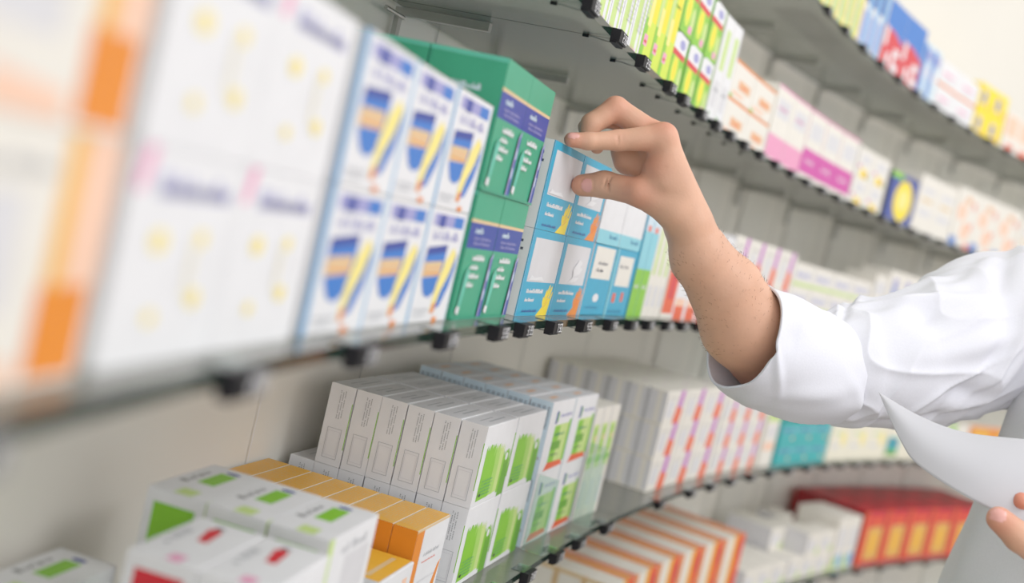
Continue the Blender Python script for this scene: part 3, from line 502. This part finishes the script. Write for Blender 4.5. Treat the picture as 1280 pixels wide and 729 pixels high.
def build_sdf(chains, k, h, pad=.03, carve=(), groups=None):
    """chains: list of groups; every group is a list of (a, b, ra, rb[, flat]); groups are blended with their own k"""
    pts = np.array([p for gch, _ in chains for c_ in gch for p in (c_[0], c_[1])])
    lo = pts.min(0)-pad; hi = pts.max(0)+pad; n = np.ceil((hi-lo)/h).astype(int)+1
    ax = [lo[i]+h*np.arange(n[i]) for i in range(3)]
    Pp = np.stack(np.meshgrid(*ax, indexing='ij'), -1).astype(np.float32)
    F = None
    for gch, kk in chains:
        D = None
        for c_ in gch:
            d = cone(Pp, c_[0], c_[1], c_[2], c_[3], c_[4] if len(c_) > 4 else None); D = d if D is None else smin(D, d, kk)
        F = D if F is None else smin(F, D, k)
    for (a, b_, r, kk) in carve:
        d = cone(Pp, a, b_, r, r); F = -smin(-F, d, kk)
    return surface_nets(F, lo, h)
def relax(V, Fq, it=3):
    E = np.concatenate([Fq[:, [0, 1]], Fq[:, [1, 2]], Fq[:, [2, 3]], Fq[:, [3, 0]]]); E = np.concatenate([E, E[:, ::-1]])
    for _ in range(it):
        A_ = np.zeros_like(V); n = np.zeros(len(V)); np.add.at(A_, E[:, 0], V[E[:, 1]]); np.add.at(n, E[:, 0], 1); V = .5*V+.5*A_/n[:, None]
    return V
# skin material: red at the knuckles by position noise, fine bump
def skin(name, base, red, sss=.12):
    m = bpy.data.materials.new(name); m.use_nodes = True; nt = m.node_tree; b = nt.nodes['Principled BSDF']; L = nt.links.new
    geo = nt.nodes.new('ShaderNodeTexCoord'); n1 = nt.nodes.new('ShaderNodeTexNoise'); n1.inputs['Scale'].default_value = 28; n1.inputs['Detail'].default_value = 4
    n2 = nt.nodes.new('ShaderNodeTexNoise'); n2.inputs['Scale'].default_value = 420; n2.inputs['Detail'].default_value = 4
    at = nt.nodes.new('ShaderNodeAttribute'); at.attribute_name = 'flush'
    L(geo.outputs['Object'], n1.inputs['Vector']); L(geo.outputs['Object'], n2.inputs['Vector'])
    r = nt.nodes.new('ShaderNodeValToRGB'); r.color_ramp.elements[0].position = .35; r.color_ramp.elements[1].position = .65; r.color_ramp.elements[0].color = lin(base); r.color_ramp.elements[1].color = lin(tuple(min(255, v*1.05) for v in base)); L(n1.outputs['Fac'], r.inputs['Fac'])
    mx = nt.nodes.new('ShaderNodeMix'); mx.data_type = 'RGBA'; L(at.outputs['Fac'], mx.inputs[0]); L(r.outputs['Color'], mx.inputs[6]); mx.inputs[7].default_value = lin(red)
    L(mx.outputs[2], b.inputs['Base Color']); b.inputs['Roughness'].default_value = .48; b.inputs['Specular IOR Level'].default_value = .35
    b.inputs['Subsurface Weight'].default_value = sss; b.inputs['Subsurface Radius'].default_value = (1, .35, .2); b.inputs['Subsurface Scale'].default_value = .006
    bp = nt.nodes.new('ShaderNodeBump'); bp.inputs['Strength'].default_value = .35; bp.inputs['Distance'].default_value = .0006; L(n2.outputs['Fac'], bp.inputs['Height']); L(bp.outputs['Normal'], b.inputs['Normal'])
    M[name] = m
skin('skin', (206, 154, 126), (206, 98, 78), .05); mat('nail', (226, 160, 150), .25, .5, .03)
# ============================================================ PERSON
def Z(zx, zy, d): return pt(690+zx/3.643, 100+zy/3.643, d)
def chain(ps, rs): return [(ps[i], ps[i+1], rs[i], rs[i+1]) for i in range(len(ps)-1)]
idx = [Z(88, 272, 1.182), Z(165, 279, 1.187), Z(300, 275, 1.198), Z(505, 262, 1.205)]
mid = [Z(160, 262, 1.215), Z(180, 200, 1.216), Z(290, 132, 1.222), Z(470, 252, 1.226)]
rng = [Z(205, 306, 1.228), Z(158, 216, 1.236), Z(262, 170, 1.243), Z(458, 268, 1.246)]
pky = [Z(392, 402, 1.246), Z(346, 366, 1.256), Z(330, 318, 1.262), Z(470, 292, 1.262)]
tmb = [Z(138, 480, 1.245), Z(238, 476, 1.236), Z(395, 512, 1.214), Z(560, 600, 1.216)]
wrist = Z(630, 662, 1.222)
wr2 = Z(606, 655, 1.240)
fa1 = pt(876, 322, 1.232); fa2 = pt(907, 362, 1.245); fa3 = pt(929, 406, 1.26); elb = pt(964, 452, 1.30)
fingers = [(chain(idx, [.0076, .0086, .0104, .0145]), .004), (chain(mid, [.0086, .0108, .0128, .0132]), .004), (chain(rng, [.0074, .0085, .0100, .0125]), .004), (chain(pky, [.0110, .0140, .0130, .0140]), .008),
           (chain(tmb, [.0118, .0138, .0142, .0175]), .005)]
palm = [(idx[3], wrist, .0145, .0200), (mid[3], wrist, .0135, .021), (rng[3], wr2, .013, .021), (pky[3], wr2, .0125, .0200),
        (tmb[3], wrist, .0170, .0205), (tmb[2], Z(500, 470, 1.210), .0110, .0150), (Z(500, 400, 1.212), Z(600, 600, 1.225), .0185, .021), (Z(470, 330, 1.236), Z(560, 560, 1.245), .017, .020), (tmb[3], Z(470, 470, 1.225), .015, .017), (Z(372, 360, 1.258), Z(470, 420, 1.250), .0150, .018)]
arm = [(wrist, fa1, .0215, .0285), (wr2, fa1, .0195, .026), (fa1, fa2, .0285, .0365), (fa2, fa3, .0365, .0440), (fa3, elb, .0440, .0410)]
carve = [(Z(395, 352, 1.192), Z(440, 345, 1.189), .0024, .004), (Z(440, 345, 1.189), Z(500, 335, 1.184), .0028, .004), (Z(430, 420, 1.193), Z(520, 400, 1.190), .0012, .004), (Z(300, 240, 1.187), Z(304, 305, 1.187), .0009, .0016), (Z(320, 240, 1.188), Z(322, 300, 1.188), .0008, .0016), (Z(500, 338, 1.186), Z(520, 290, 1.188), .0018, .003), (Z(250, 440, 1.2215), Z(236, 500, 1.2205), .0014, .0016), (Z(268, 440, 1.2205), Z(254, 505, 1.2195), .0014, .0016), (Z(222, 440, 1.223), Z(210, 495, 1.2225), .0008, .0014)]
V1, F1 = build_sdf(fingers+[(palm, .010), (arm, .014)], .0065, .0017, .05, carve)
V1 = relax(V1, F1, 2)
# nails: faces near an ellipsoid get the nail material and are raised slightly
ncen = [(Z(166, 480, 1.2345), .0075, .0078), (Z(98, 254, 1.177), .0062, .0036)]
def nailmask(Vx, cen):
    c, a, b_ = cen; d = Vx-np.array(c); r = np.array(RT); u = np.array(UP); f = np.array(FW)
    return ((d@r)/a)**2+((d@u)/b_)**2+((d@f)/.009)**2
def raise_nail(Vx, cens):
    for cn in cens:
        q = nailmask(Vx, cn); k_ = np.clip((1.15-q)/.3, 0, 1); Vx = Vx-np.array(FW)*(k_*.0006)[:, None]; g_ = np.exp(-((q-1.35)/.22)**2); Vx = Vx+np.array(FW)*(g_*.0005)[:, None]
    return Vx
V1 = raise_nail(V1, ncen)
# left hand holding the paper
def Q(x, y, d): return pt(x, y, d)
lt = [Q(1249, 649, 1.085), Q(1275, 672, 1.088), Q(1314, 702, 1.10), Q(1372, 722, 1.13)]
li = [Q(1276, 626, 1.118), Q(1302, 640, 1.142), Q(1345, 648, 1.162), Q(1400, 672, 1.170)]
l2 = [Q(1300, 650, 1.136), Q(1322, 664, 1.150), Q(1358, 676, 1.176), Q(1405, 695, 1.184)]
l3 = [Q(1310, 672, 1.140), Q(1330, 690, 1.155), Q(1362, 700, 1.182), Q(1410, 718, 1.194)]
l4 = [Q(1318, 694, 1.142), Q(1336, 710, 1.158), Q(1366, 722, 1.182), Q(1412, 742, 1.196)]
lw = Q(1490, 745, 1.17); le = Q(1740, 800, 1.20)
lpalm = [(li[3], lw, .014, .022), (l2[3], lw, .013, .022), (l3[3], lw, .013, .022), (l4[3], lw, .012, .021), (lt[3], lw, .017, .021), (lt[2], lt[3], .013, .017)]
V2, F2 = build_sdf([(chain(lt, [.0118, .0140, .0145, .018]), .004), (chain(li, [.0085, .0085, .0102, .0135]), .004), (chain(l2, [.0076, .0088, .0102, .013]), .004), (chain(l3, [.0072, .0084, .0098, .0125]), .004), (chain(l4, [.0066, .0075, .0088, .012]), .004), (lpalm, .012), ([(lw, le, .023, .042)], .01)], .006, .0024, .06)
V2 = relax(V2, F2, 2)
ncen2 = (Q(1247, 643, 1.075), .0080, .0075)
# trunk, legs, neck and head
RS = pt(1322, 400, 1.42)                                   # right shoulder joint
lat = Vector((.80, -.60, 0)); fwd = Vector((-.60, -.80, 0)) # to the person's left, to the front
CH = RS+lat*.19; LS = RS+lat*.38
def B(l, f_, z): v = RS+lat*(.19+l)+fwd*f_; return Vector((v.x, v.y, z))
zs = RS.z
hipz = FLOOR+.90
trunk = [(B(-.12, 0, zs-.02), B(.12, 0, zs-.02), .075, .075), (B(-.07, 0, zs-.16), B(.07, 0, zs-.16), .11, .11), (B(-.05, 0, zs-.36), B(.05, 0, zs-.36), .10, .10), (B(-.08, 0, hipz), B(.08, 0, hipz), .11, .11),
         (B(0, -.01, zs-.1), B(0, -.01, hipz), .1, .1), (RS, B(-.12, 0, zs-.02), .055, .07), (LS, B(.12, 0, zs-.02), .055, .07), (B(0, -.01, zs+.02), B(0, .02, zs+.13), .055, .052)]
legs = [(B(-.09, 0, hipz), B(-.10, .01, FLOOR+.48), .085, .055), (B(-.10, .01, FLOOR+.48), B(-.10, -.02, FLOOR+.09), .052, .036), (B(.09, 0, hipz), B(.10, .01, FLOOR+.48), .085, .055), (B(.10, .01, FLOOR+.48), B(.10, -.02, FLOOR+.09), .052, .036)]
hz = zs+.235
head = [(B(0, .0, hz+.02), B(0, .03, hz+.015), .082, .080), (B(0, .055, hz-.055), B(0, .045, hz-.02), .048, .062), (B(0, .085, hz-.085), B(0, .07, hz-.06), .022, .035)]
face = [(B(0, .106, hz+.0), B(0, .125, hz-.035), .008, .0125), (B(-.02, .098, hz-.068), B(.02, .098, hz-.068), .008, .008), (B(-.045, .088, hz+.022), B(.045, .088, hz+.022), .012, .012), (B(-.083, 0, hz-.02), B(-.090, -.012, hz+.015), .009, .013), (B(.083, 0, hz-.02), B(.090, -.012, hz+.015), .009, .013)]
upper = [(elb, RS, .041, .055)]
eL = le
upl = [(eL, LS, .043, .055)]
V3, F3 = build_sdf([(trunk, .05), (legs, .03), (head, .025), (face, .008), (upper, .02), (upl, .02)], .02, .009, .12)
V3 = relax(V3, F3, 2)
allV = np.concatenate([V1, V2, V3]); allF = np.concatenate([F1, F2+len(V1), F3+len(V1)+len(V2)])
me = bpy.data.meshes.new('body'); me.from_pydata(allV.tolist(), [], allF.tolist())
for n in ('skin', 'nail'): me.materials.append(M[n])
me.polygons.foreach_set('use_smooth', [True]*len(allF))
fc = allV[allF].mean(1); nm = np.zeros(len(allF), int)
for cn in ncen+[ncen2]: nm[nailmask(fc, cn) < 1] = 1
me.polygons.foreach_set('material_index', nm.tolist())
fl = np.zeros(len(allV))
for (p_, r_, s_) in [(idx[3]+UP*.012, .018, .55), (tmb[2], .020, .5), (idx[0], .012, .5), (tmb[0], .012, .5), (mid[2], .014, .6), (Z(440, 380, 1.195), .02, .35), (lt[0], .014, .6), (li[0], .014, .8), (idx[2], .012, .2), (elb, .05, .3)]:
    fl = np.maximum(fl, s_*np.exp(-((allV-np.array(p_))**2).sum(1)/r_**2))
a_ = me.attributes.new('flush', 'FLOAT', 'POINT'); a_.data.foreach_set('value', fl)
me.update()
person = empty('person', B(0, 0, FLOOR))
tag(person, 'person in a white coat with rolled sleeve reaching for a box and holding a paper', 'person')
bpy.context.view_layer.update()
def pchild(name, me_, smooth=False):
    o = link(name, me_, person); o.matrix_parent_inverse = person.matrix_world.inverted(); return o
body = pchild('body', me)
# arm hair: short fine strands on the forearm
hb = MB(); rr_ = random.Random(3); ax_ = (fa3-wrist)
sel = [i for i in range(0, len(V1)) if 0.12 < (Vector(V1[i])-wrist).dot(ax_)/ax_.length_squared < 1.05]
cl = wrist
for i in rr_.sample(sel, 560):
    p = Vector(V1[i]); t = (p-wrist).dot(ax_)/ax_.length_squared; c0 = wrist+ax_*t; n = (p-c0).normalized()
    dr = (-ax_.normalized()*.5+n*.35+UP*rr_.uniform(-.3, .2)+RT*rr_.uniform(-.2, .3)).normalized()*rr_.uniform(.0025, .0055); w_ = dr.cross(n).normalized()*.00007
    hb.poly([p-w_, p+w_, p+dr*.6+n*.0004+w_*.6, p+dr, p+dr*.6+n*.0004-w_*.6], 'hair_arm')
ah = pchild('arm_hair', hb.mesh('arm_hair')); ah['kind'] = 'stuff'
# ---- sleeves as swept cloth tubes
def noise3(seed):
    r = np.random.default_rng(seed); ks = r.normal(0, 1, (14, 2)); ph = r.uniform(0, 6.28, 14); return ks, ph
def sweep(ctrl, radii, N, Mseg, fold, mname, name, flat=1.0, startdir=None, endcap=False, inner=.004, closeN=True):
    # Catmull-Rom path
    P_ = [Vector(c) for c in ctrl]; n = len(P_); pts, rad = [], []
    for i in range(N+1):
        t = i/N*(n-1); k = min(int(t), n-2); u = t-k
        p0, p1, p2, p3 = P_[max(k-1, 0)], P_[k], P_[k+1], P_[min(k+2, n-1)]
        pts.append(.5*((2*p1)+(p2-p0)*u+(2*p0-5*p1+4*p2-p3)*u*u+(3*p1-p0-3*p2+p3)*u**3))
        a, b_ = radii[k], radii[k+1]; uu = u*u*(3-2*u); rad.append(a+(b_-a)*uu)
    vs = []; fs = []
    nrm = None
    for i in range(N+1):
        t = (pts[min(i+1, N)]-pts[max(i-1, 0)]).normalized()
        if startdir is not None:
            q = min(1, i/(N*.5)); t = (Vector(startdir).normalized()*(1-q)+t*q).normalized()
        nrm = (UP if nrm is None else nrm); nrm = (nrm-t*nrm.dot(t)).normalized(); bi = t.cross(nrm)
        for j in range(Mseg):
            a = 2*math.pi*j/Mseg; r = rad[i]*(1+0)+fold(i/N, a)
            vs.append(pts[i]+nrm*(r*math.cos(a))+bi*(r*math.sin(a)*flat))
    for i in range(N):
        for j in range(Mseg): fs.append([i*Mseg+j, i*Mseg+(j+1) % Mseg, (i+1)*Mseg+(j+1) % Mseg, (i+1)*Mseg+j])
    me_ = bpy.data.meshes.new(name); me_.from_pydata(vs, [], fs); me_.materials.append(M[mname]); me_.polygons.foreach_set('use_smooth', [True]*len(fs)); me_.update()
    o = pchild(name, me_)
    sd = o.modifiers.new('thick', 'SOLIDIFY'); sd.thickness = inner; sd.offset = -1
    return o
def wrap(a): return (a+math.pi) % (2*math.pi)-math.pi
def ridges(lst):
    def f_(t, a):
        v = 0
        for (t0, a0, lt_, la, amp, sk) in lst:
            da = wrap(a-a0-sk*(t-t0)); v += amp*math.exp(-((t-t0)/lt_)**2-(da/la)**2)
        return v
    return f_
rr = random.Random(11)
# a=0 is up in the picture, a=pi/2 side given by cross product
fold_c = ridges([(rr.uniform(0, 1), rr.uniform(-3.1, 3.1), rr.uniform(.1, .3), rr.uniform(.1, .4), rr.uniform(-.005, .005), rr.uniform(-2, 2)) for _ in range(30)])
def fold_cuff(t, a): return fold_c(t, a)+.0022*(1-abs(math.sin(1.5*a+3*t+.8*math.sin(2*a))))**3*min(1, t*2)+.0022*math.exp(-((t-.42)/.02)**2)*0-.0025*(t > .97)+.0016*math.sin(a*3+1)*(1-t)
cuff = sweep([pt(930, 421, 1.252), pt(958, 435, 1.266), pt(1000, 455, 1.285), pt(1042, 465, 1.305)], [.0615, .064, .0635, .058], 70, 140, fold_cuff, 'cloth', 'rolled_cuff', 1.0, startdir=tuple(RT*.80-UP*.34+FW*.36), inner=.003)
lst = [(rr.uniform(.1, 1), rr.uniform(-3.1, 3.1), rr.uniform(.05, .2), rr.uniform(.07, .2), rr.uniform(-.009, .009), rr.uniform(-6, 6)) for _ in range(50)]
lst += [(.05, .3, .07, .3, .006, 3), (.08, -.9, .09, .25, .006, 4), (.06, -1.9, .1, .2, .006, 3), (.1, 2.6, .12, .2, .007, 2), (.0, 1.2, .06, .3, .005, 1)]
# long diagonal drapes fanning from the elbow
for a0 in (-.5, -1.1, -1.7, -2.3, .2): lst.append((.3, a0, .28, .11, .009, 1.8)); lst.append((.3, a0-.22, .26, .12, -.008, 1.8))
fold_r = ridges(lst)
def fold_s(t, a):
    ph = 2.5*a+10*t+1.3*math.sin(2*a+5*t)+.9*math.sin(9*t-a); ph2 = 1.5*a-7*t+1.1*math.sin(3*a+4*t)
    return fold_r(t, a)+.0045*((1-abs(math.sin(ph)))**2.5-.2)*(.35+.65*math.sin(3.1*min(1, t*1.2))**2)+.0040*((1-abs(math.sin(ph2)))**3-.15)
sl = sweep([pt(1018, 460, 1.295), pt(1060, 460, 1.312), pt(1120, 455, 1.335), pt(1190, 436, 1.365), pt(1260, 412, 1.40), pt(1330, 402, 1.44)], [.046, .064, .073, .083, .094, .098], 260, 240, fold_s, 'cloth', 'sleeve', 1.0)
fold_l = ridges([(rr.uniform(0, 1), rr.uniform(-3.1, 3.1), rr.uniform(.05, .15), rr.uniform(.15, .5), rr.uniform(-.006, .006), rr.uniform(-2, 2)) for _ in range(30)])
sweep([Q(1500, 748, 1.17), Q(1600, 775, 1.185), Vector(le)+RT*.01, (Vector(le)+LS)/2+RT*.01, LS-lat*.05-Vector((0, 0, .02))], [.045, .055, .068, .08, .095], 100, 90, fold_l, 'coat_cloth', 'sleeve', 1.0)
# seam stitching along the underside of sleeve and on cuff
# ---- coat body: lofted rings around the trunk
def coat_ring(z, hl, hf, off_l=0, off_f=0):
    out = []
    for j in range(160):
        a = 2*math.pi*j/160; c_, s_ = math.cos(a), math.sin(a)
        e = 2.4; rx = abs(c_)**(2/e)*math.copysign(1, c_); ry = abs(s_)**(2/e)*math.copysign(1, s_)
        out.append(B(off_l+hl*rx, off_f+hf*ry, z))
    return out
lv = [(-.82, .26, .20, .0, .02), (-.6, .25, .195, 0, .02), (-.42, .24, .19, -.0, .02), (-.27, .225, .18, -.0, .015), (-.15, .21, .18, 0, .012), (-.05, .205, .18, 0, .012), (.03, .20, .17, 0, .01), (.08, .185, .125, 0, 0), (.115, .13, .09, 0, 0), (.135, .075, .068, 0, 0), (.15, .066, .064, 0, .005)]
vs = []; fs = []; rings = []; NL = 120
for i in range(NL+1):
    t = i/NL*(len(lv)-1); k = min(int(t), len(lv)-2); u = t-k; a_, b_ = lv[k], lv[k+1]; c_ = [a_[q]+(b_[q]-a_[q])*u for q in range(5)]
    rg = coat_ring(c_[0]+0*RS.z, c_[1], c_[2], c_[3], c_[4])
    rg = [p+(p-B(0, 0, p.z)).normalized()*(.006*math.sin(7*2*math.pi*j/160+3*math.sin(c_[0]*9))*max(0, min(1, (.05-c_[0])*2))+.003*math.sin(13*j/160*6.28+c_[0]*25)) for j, p in enumerate(rg)]
    vs += rg
for i in range(NL):
    for j in range(160): fs.append([i*160+j, i*160+(j+1) % 160, (i+1)*160+(j+1) % 160, (i+1)*160+j])
me_ = bpy.data.meshes.new('coat'); me_.from_pydata(vs, [], fs); me_.materials.append(M['coat_cloth']); me_.polygons.foreach_set('use_smooth', [True]*len(fs)); me_.update(); coat = pchild('coat', me_)
coat.modifiers.new('thick', 'SOLIDIFY').thickness = .003
# lapels and buttons on the coat front
for sgn in (-1, 1):
    b = MB(); pr = []
    for i in range(13):
        t = i/12; z = .10-.26*t; wl = .055*math.sin(min(1, t*1.3+.35)*math.pi*.8)+.004; ff = .118+.05*min(1, t*2.2); pr.append((B(sgn*(.045*(1-t)+.004), ff+.012, z), B(sgn*(.045*(1-t)+.004+wl), ff+.006, z+.01)))
    for i in range(12): b.poly([pr[i][0], pr[i+1][0], pr[i+1][1], pr[i][1]], 'coat_cloth')
    o = pchild('lapel', b.mesh('lapel', True)); o.modifiers.new('thick', 'SOLIDIFY').thickness = .004
for i in range(4):
    b = MB(); c_ = B(.0, .186+.004*i, -.2-.12*i); b.tube([c_, c_+fwd*.004], .009, 'warm', 16); pchild('button', b.mesh('button'))
for sgn in (-1, 1):
    b = MB(); L_ = [(hipz+.02, .115, 0), (hipz-.2, .1, .005), (FLOOR+.5, .078, .01), (FLOOR+.25, .07, 0), (FLOOR+.06, .075, -.02)]; rg = []
    for z, r_, f_ in L_: rg.append([B(sgn*.1, f_, z)+lat*(r_*math.cos(2*math.pi*j/32))+fwd*(r_*math.sin(2*math.pi*j/32)) for j in range(32)])
    for i in range(len(rg)-1):
        for j in range(32): b.poly([rg[i][j], rg[i][(j+1) % 32], rg[i+1][(j+1) % 32], rg[i+1][j]], 'trouser')
    pchild('trouser_leg', b.mesh('trouser_leg', True))
    b = MB(); rg = []
    for f_, w_, h_ in ((-.07, .03, .05), (-.05, .038, .075), (.02, .04, .085), (.08, .045, .06), (.14, .046, .045), (.18, .035, .035), (.195, .012, .02)):
        rg.append([B(sgn*.1, f_, FLOOR+.001+h_*.5*(1+max(-1, math.sin(2*math.pi*j/20))))+lat*(w_*math.cos(2*math.pi*j/20)) for j in range(20)])
    for i in range(len(rg)-1):
        for j in range(20): b.poly([rg[i][j], rg[i][(j+1) % 20], rg[i+1][(j+1) % 20], rg[i+1][j]], 'shoe')
    b.poly(rg[0], 'shoe'); b.poly(rg[-1][::-1], 'shoe'); pchild('shoe', b.mesh('shoe', True))
# hair cap and eyes
bm = bmesh.new(); bmesh.ops.create_icosphere(bm, subdivisions=5, radius=1)
dele = []
for v in bm.verts:
    d = v.co.normalized(); n_ = 1+.02*math.sin(d.x*31+d.y*17)*math.sin(d.z*23)
    v.co = B(d.x*.091*n_, .012+d.y*.1*n_-.006, hz+.026+d.z*.095*n_)
    if (d.y > .35 and d.z < .55) or d.z < -.35 and d.y > -.4 or d.z < -.62 or (d.y > .0 and d.z < .12): dele.append(v)
bmesh.ops.delete(bm, geom=dele, context='VERTS'); mh = bpy.data.meshes.new('hair'); bm.to_mesh(mh); bm.free(); mh.materials.append(M['hair_dark']); mh.polygons.foreach_set('use_smooth', [True]*len(mh.polygons)); hr = pchild('hair', mh); hr.modifiers.new('t', 'SOLIDIFY').thickness = .006
for sgn in (-1, 1):
    b = MB()
    for ri, mt_ in ((.0125, 'white'), (.006, 'black')):
        c_ = B(sgn*.033, .092 if mt_ == 'white' else .1003, hz+.004); n = 14; q = []
        for i in range(n+1):
            th = math.pi*i/n; q.append([c_+Vector((0, 0, 1))*ri*math.cos(th)+lat*(ri*math.sin(th)*math.cos(6.283*j/16))+fwd*(ri*math.sin(th)*math.sin(6.283*j/16)) for j in range(16)])
        for i in range(n):
            for j in range(16): b.poly([q[i][j], q[i][(j+1) % 16], q[i+1][(j+1) % 16], q[i+1][j]], mt_)
    pchild('eye', b.mesh('eye', True))
    b = MB(); b.tube([B(sgn*.018, .103, hz+.03), B(sgn*.034, .102, hz+.036), B(sgn*.05, .094, hz+.03)], .0035, 'hair_dark'); pchild('eyebrow', b.mesh('eyebrow', True))
b = MB(); b.tube([B(-.024, .1035, hz-.066), B(-.01, .1075, hz-.064), B(.01, .1075, hz-.064), B(.024, .1035, hz-.066)], .0035, 'nail'); pchild('lip', b.mesh('lip', True))
# ============================================================ PAPER in the left hand
top_e = [(1098, 490, 1.205), (1150, 520, 1.185), (1205, 540, 1.165), (1280, 549, 1.145), (1400, 560, 1.12)]
bot_e = [(1098, 490, 1.205), (1126, 552, 1.17), (1152, 585, 1.15), (1232, 634, 1.118), (1330, 675, 1.118)]
def bez(l, t):
    n = len(l)-1; u = t*n; k = min(int(u), n-1); f_ = u-k; P_ = [pt(*q) for q in l]
    p0, p1, p2, p3 = P_[max(k-1, 0)], P_[k], P_[k+1], P_[min(k+2, n)]
    return .5*((2*p1)+(p2-p0)*f_+(2*p0-5*p1+4*p2-p3)*f_**2+(3*p1-p0-3*p2+p3)*f_**3)
vs = []; fs = []; N1, N2 = 60, 24
for i in range(N1+1):
    for j in range(N2+1):
        a, b_ = bez(top_e, i/N1), bez(bot_e, i/N1); v = j/N2; p = a.lerp(b_, v)-FW*(.012*math.sin(v*math.pi)*math.sin(i/N1*math.pi)); vs.append(p)
for i in range(N1):
    for j in range(N2): q = i*(N2+1)+j; fs.append([q, q+1, q+N2+2, q+N2+1])
me_ = bpy.data.meshes.new('paper_sheet'); me_.from_pydata(vs, [], fs); me_.materials.append(M['paper']); me_.polygons.foreach_set('use_smooth', [True]*len(fs)); me_.update()
tag(link('paper_sheet', me_), 'curling blank white paper sheet held by the lower hand in front of the sleeve', 'paper').modifiers.new('t', 'SOLIDIFY').thickness = .0003
# ============================================================ LIGHT
w = bpy.data.worlds.new('world'); bpy.context.scene.world = w; w.use_nodes = True; w.node_tree.nodes['Background'].inputs[0].default_value = (1, .985, .96, 1); w.node_tree.nodes['Background'].inputs[1].default_value = .92
def area(name, loc, target, sx, sy, e, col=(1, 1, 1)):
    l = bpy.data.lights.new(name, 'AREA'); l.shape = 'RECTANGLE'; l.size = sx; l.size_y = sy; l.energy = e; l.color = col; o = link(name, l); o.location = loc
    o.rotation_euler = (Vector(target)-Vector(loc)).to_track_quat('-Z', 'Y').to_euler(); return o
area('ceiling_light', (1.6, .4, 1.5), (.2, 1.6, -.1), 1.1, 1.1, 22)
area('fill_light', (.9, -2.6, .5), (.3, 1.6, -.2), 2.4, 1.8, 14, (.97, .98, 1))  # added fill lamp behind the camera to brighten carton sides, no window there
area('ceiling_light', (2.6, 2.4, 1.6), (1.3, 3.4, 0), 1.6, 1.6, 15, (1, .97, .92))
sc = bpy.context.scene; sc.view_settings.view_transform = 'Standard'; sc.view_settings.look = 'None'; sc.view_settings.exposure = .12; sc.view_settings.gamma = 1.2
sc.cycles.max_bounces = 8; sc.cycles.transparent_max_bounces = 16; sc.cycles.use_denoising = True
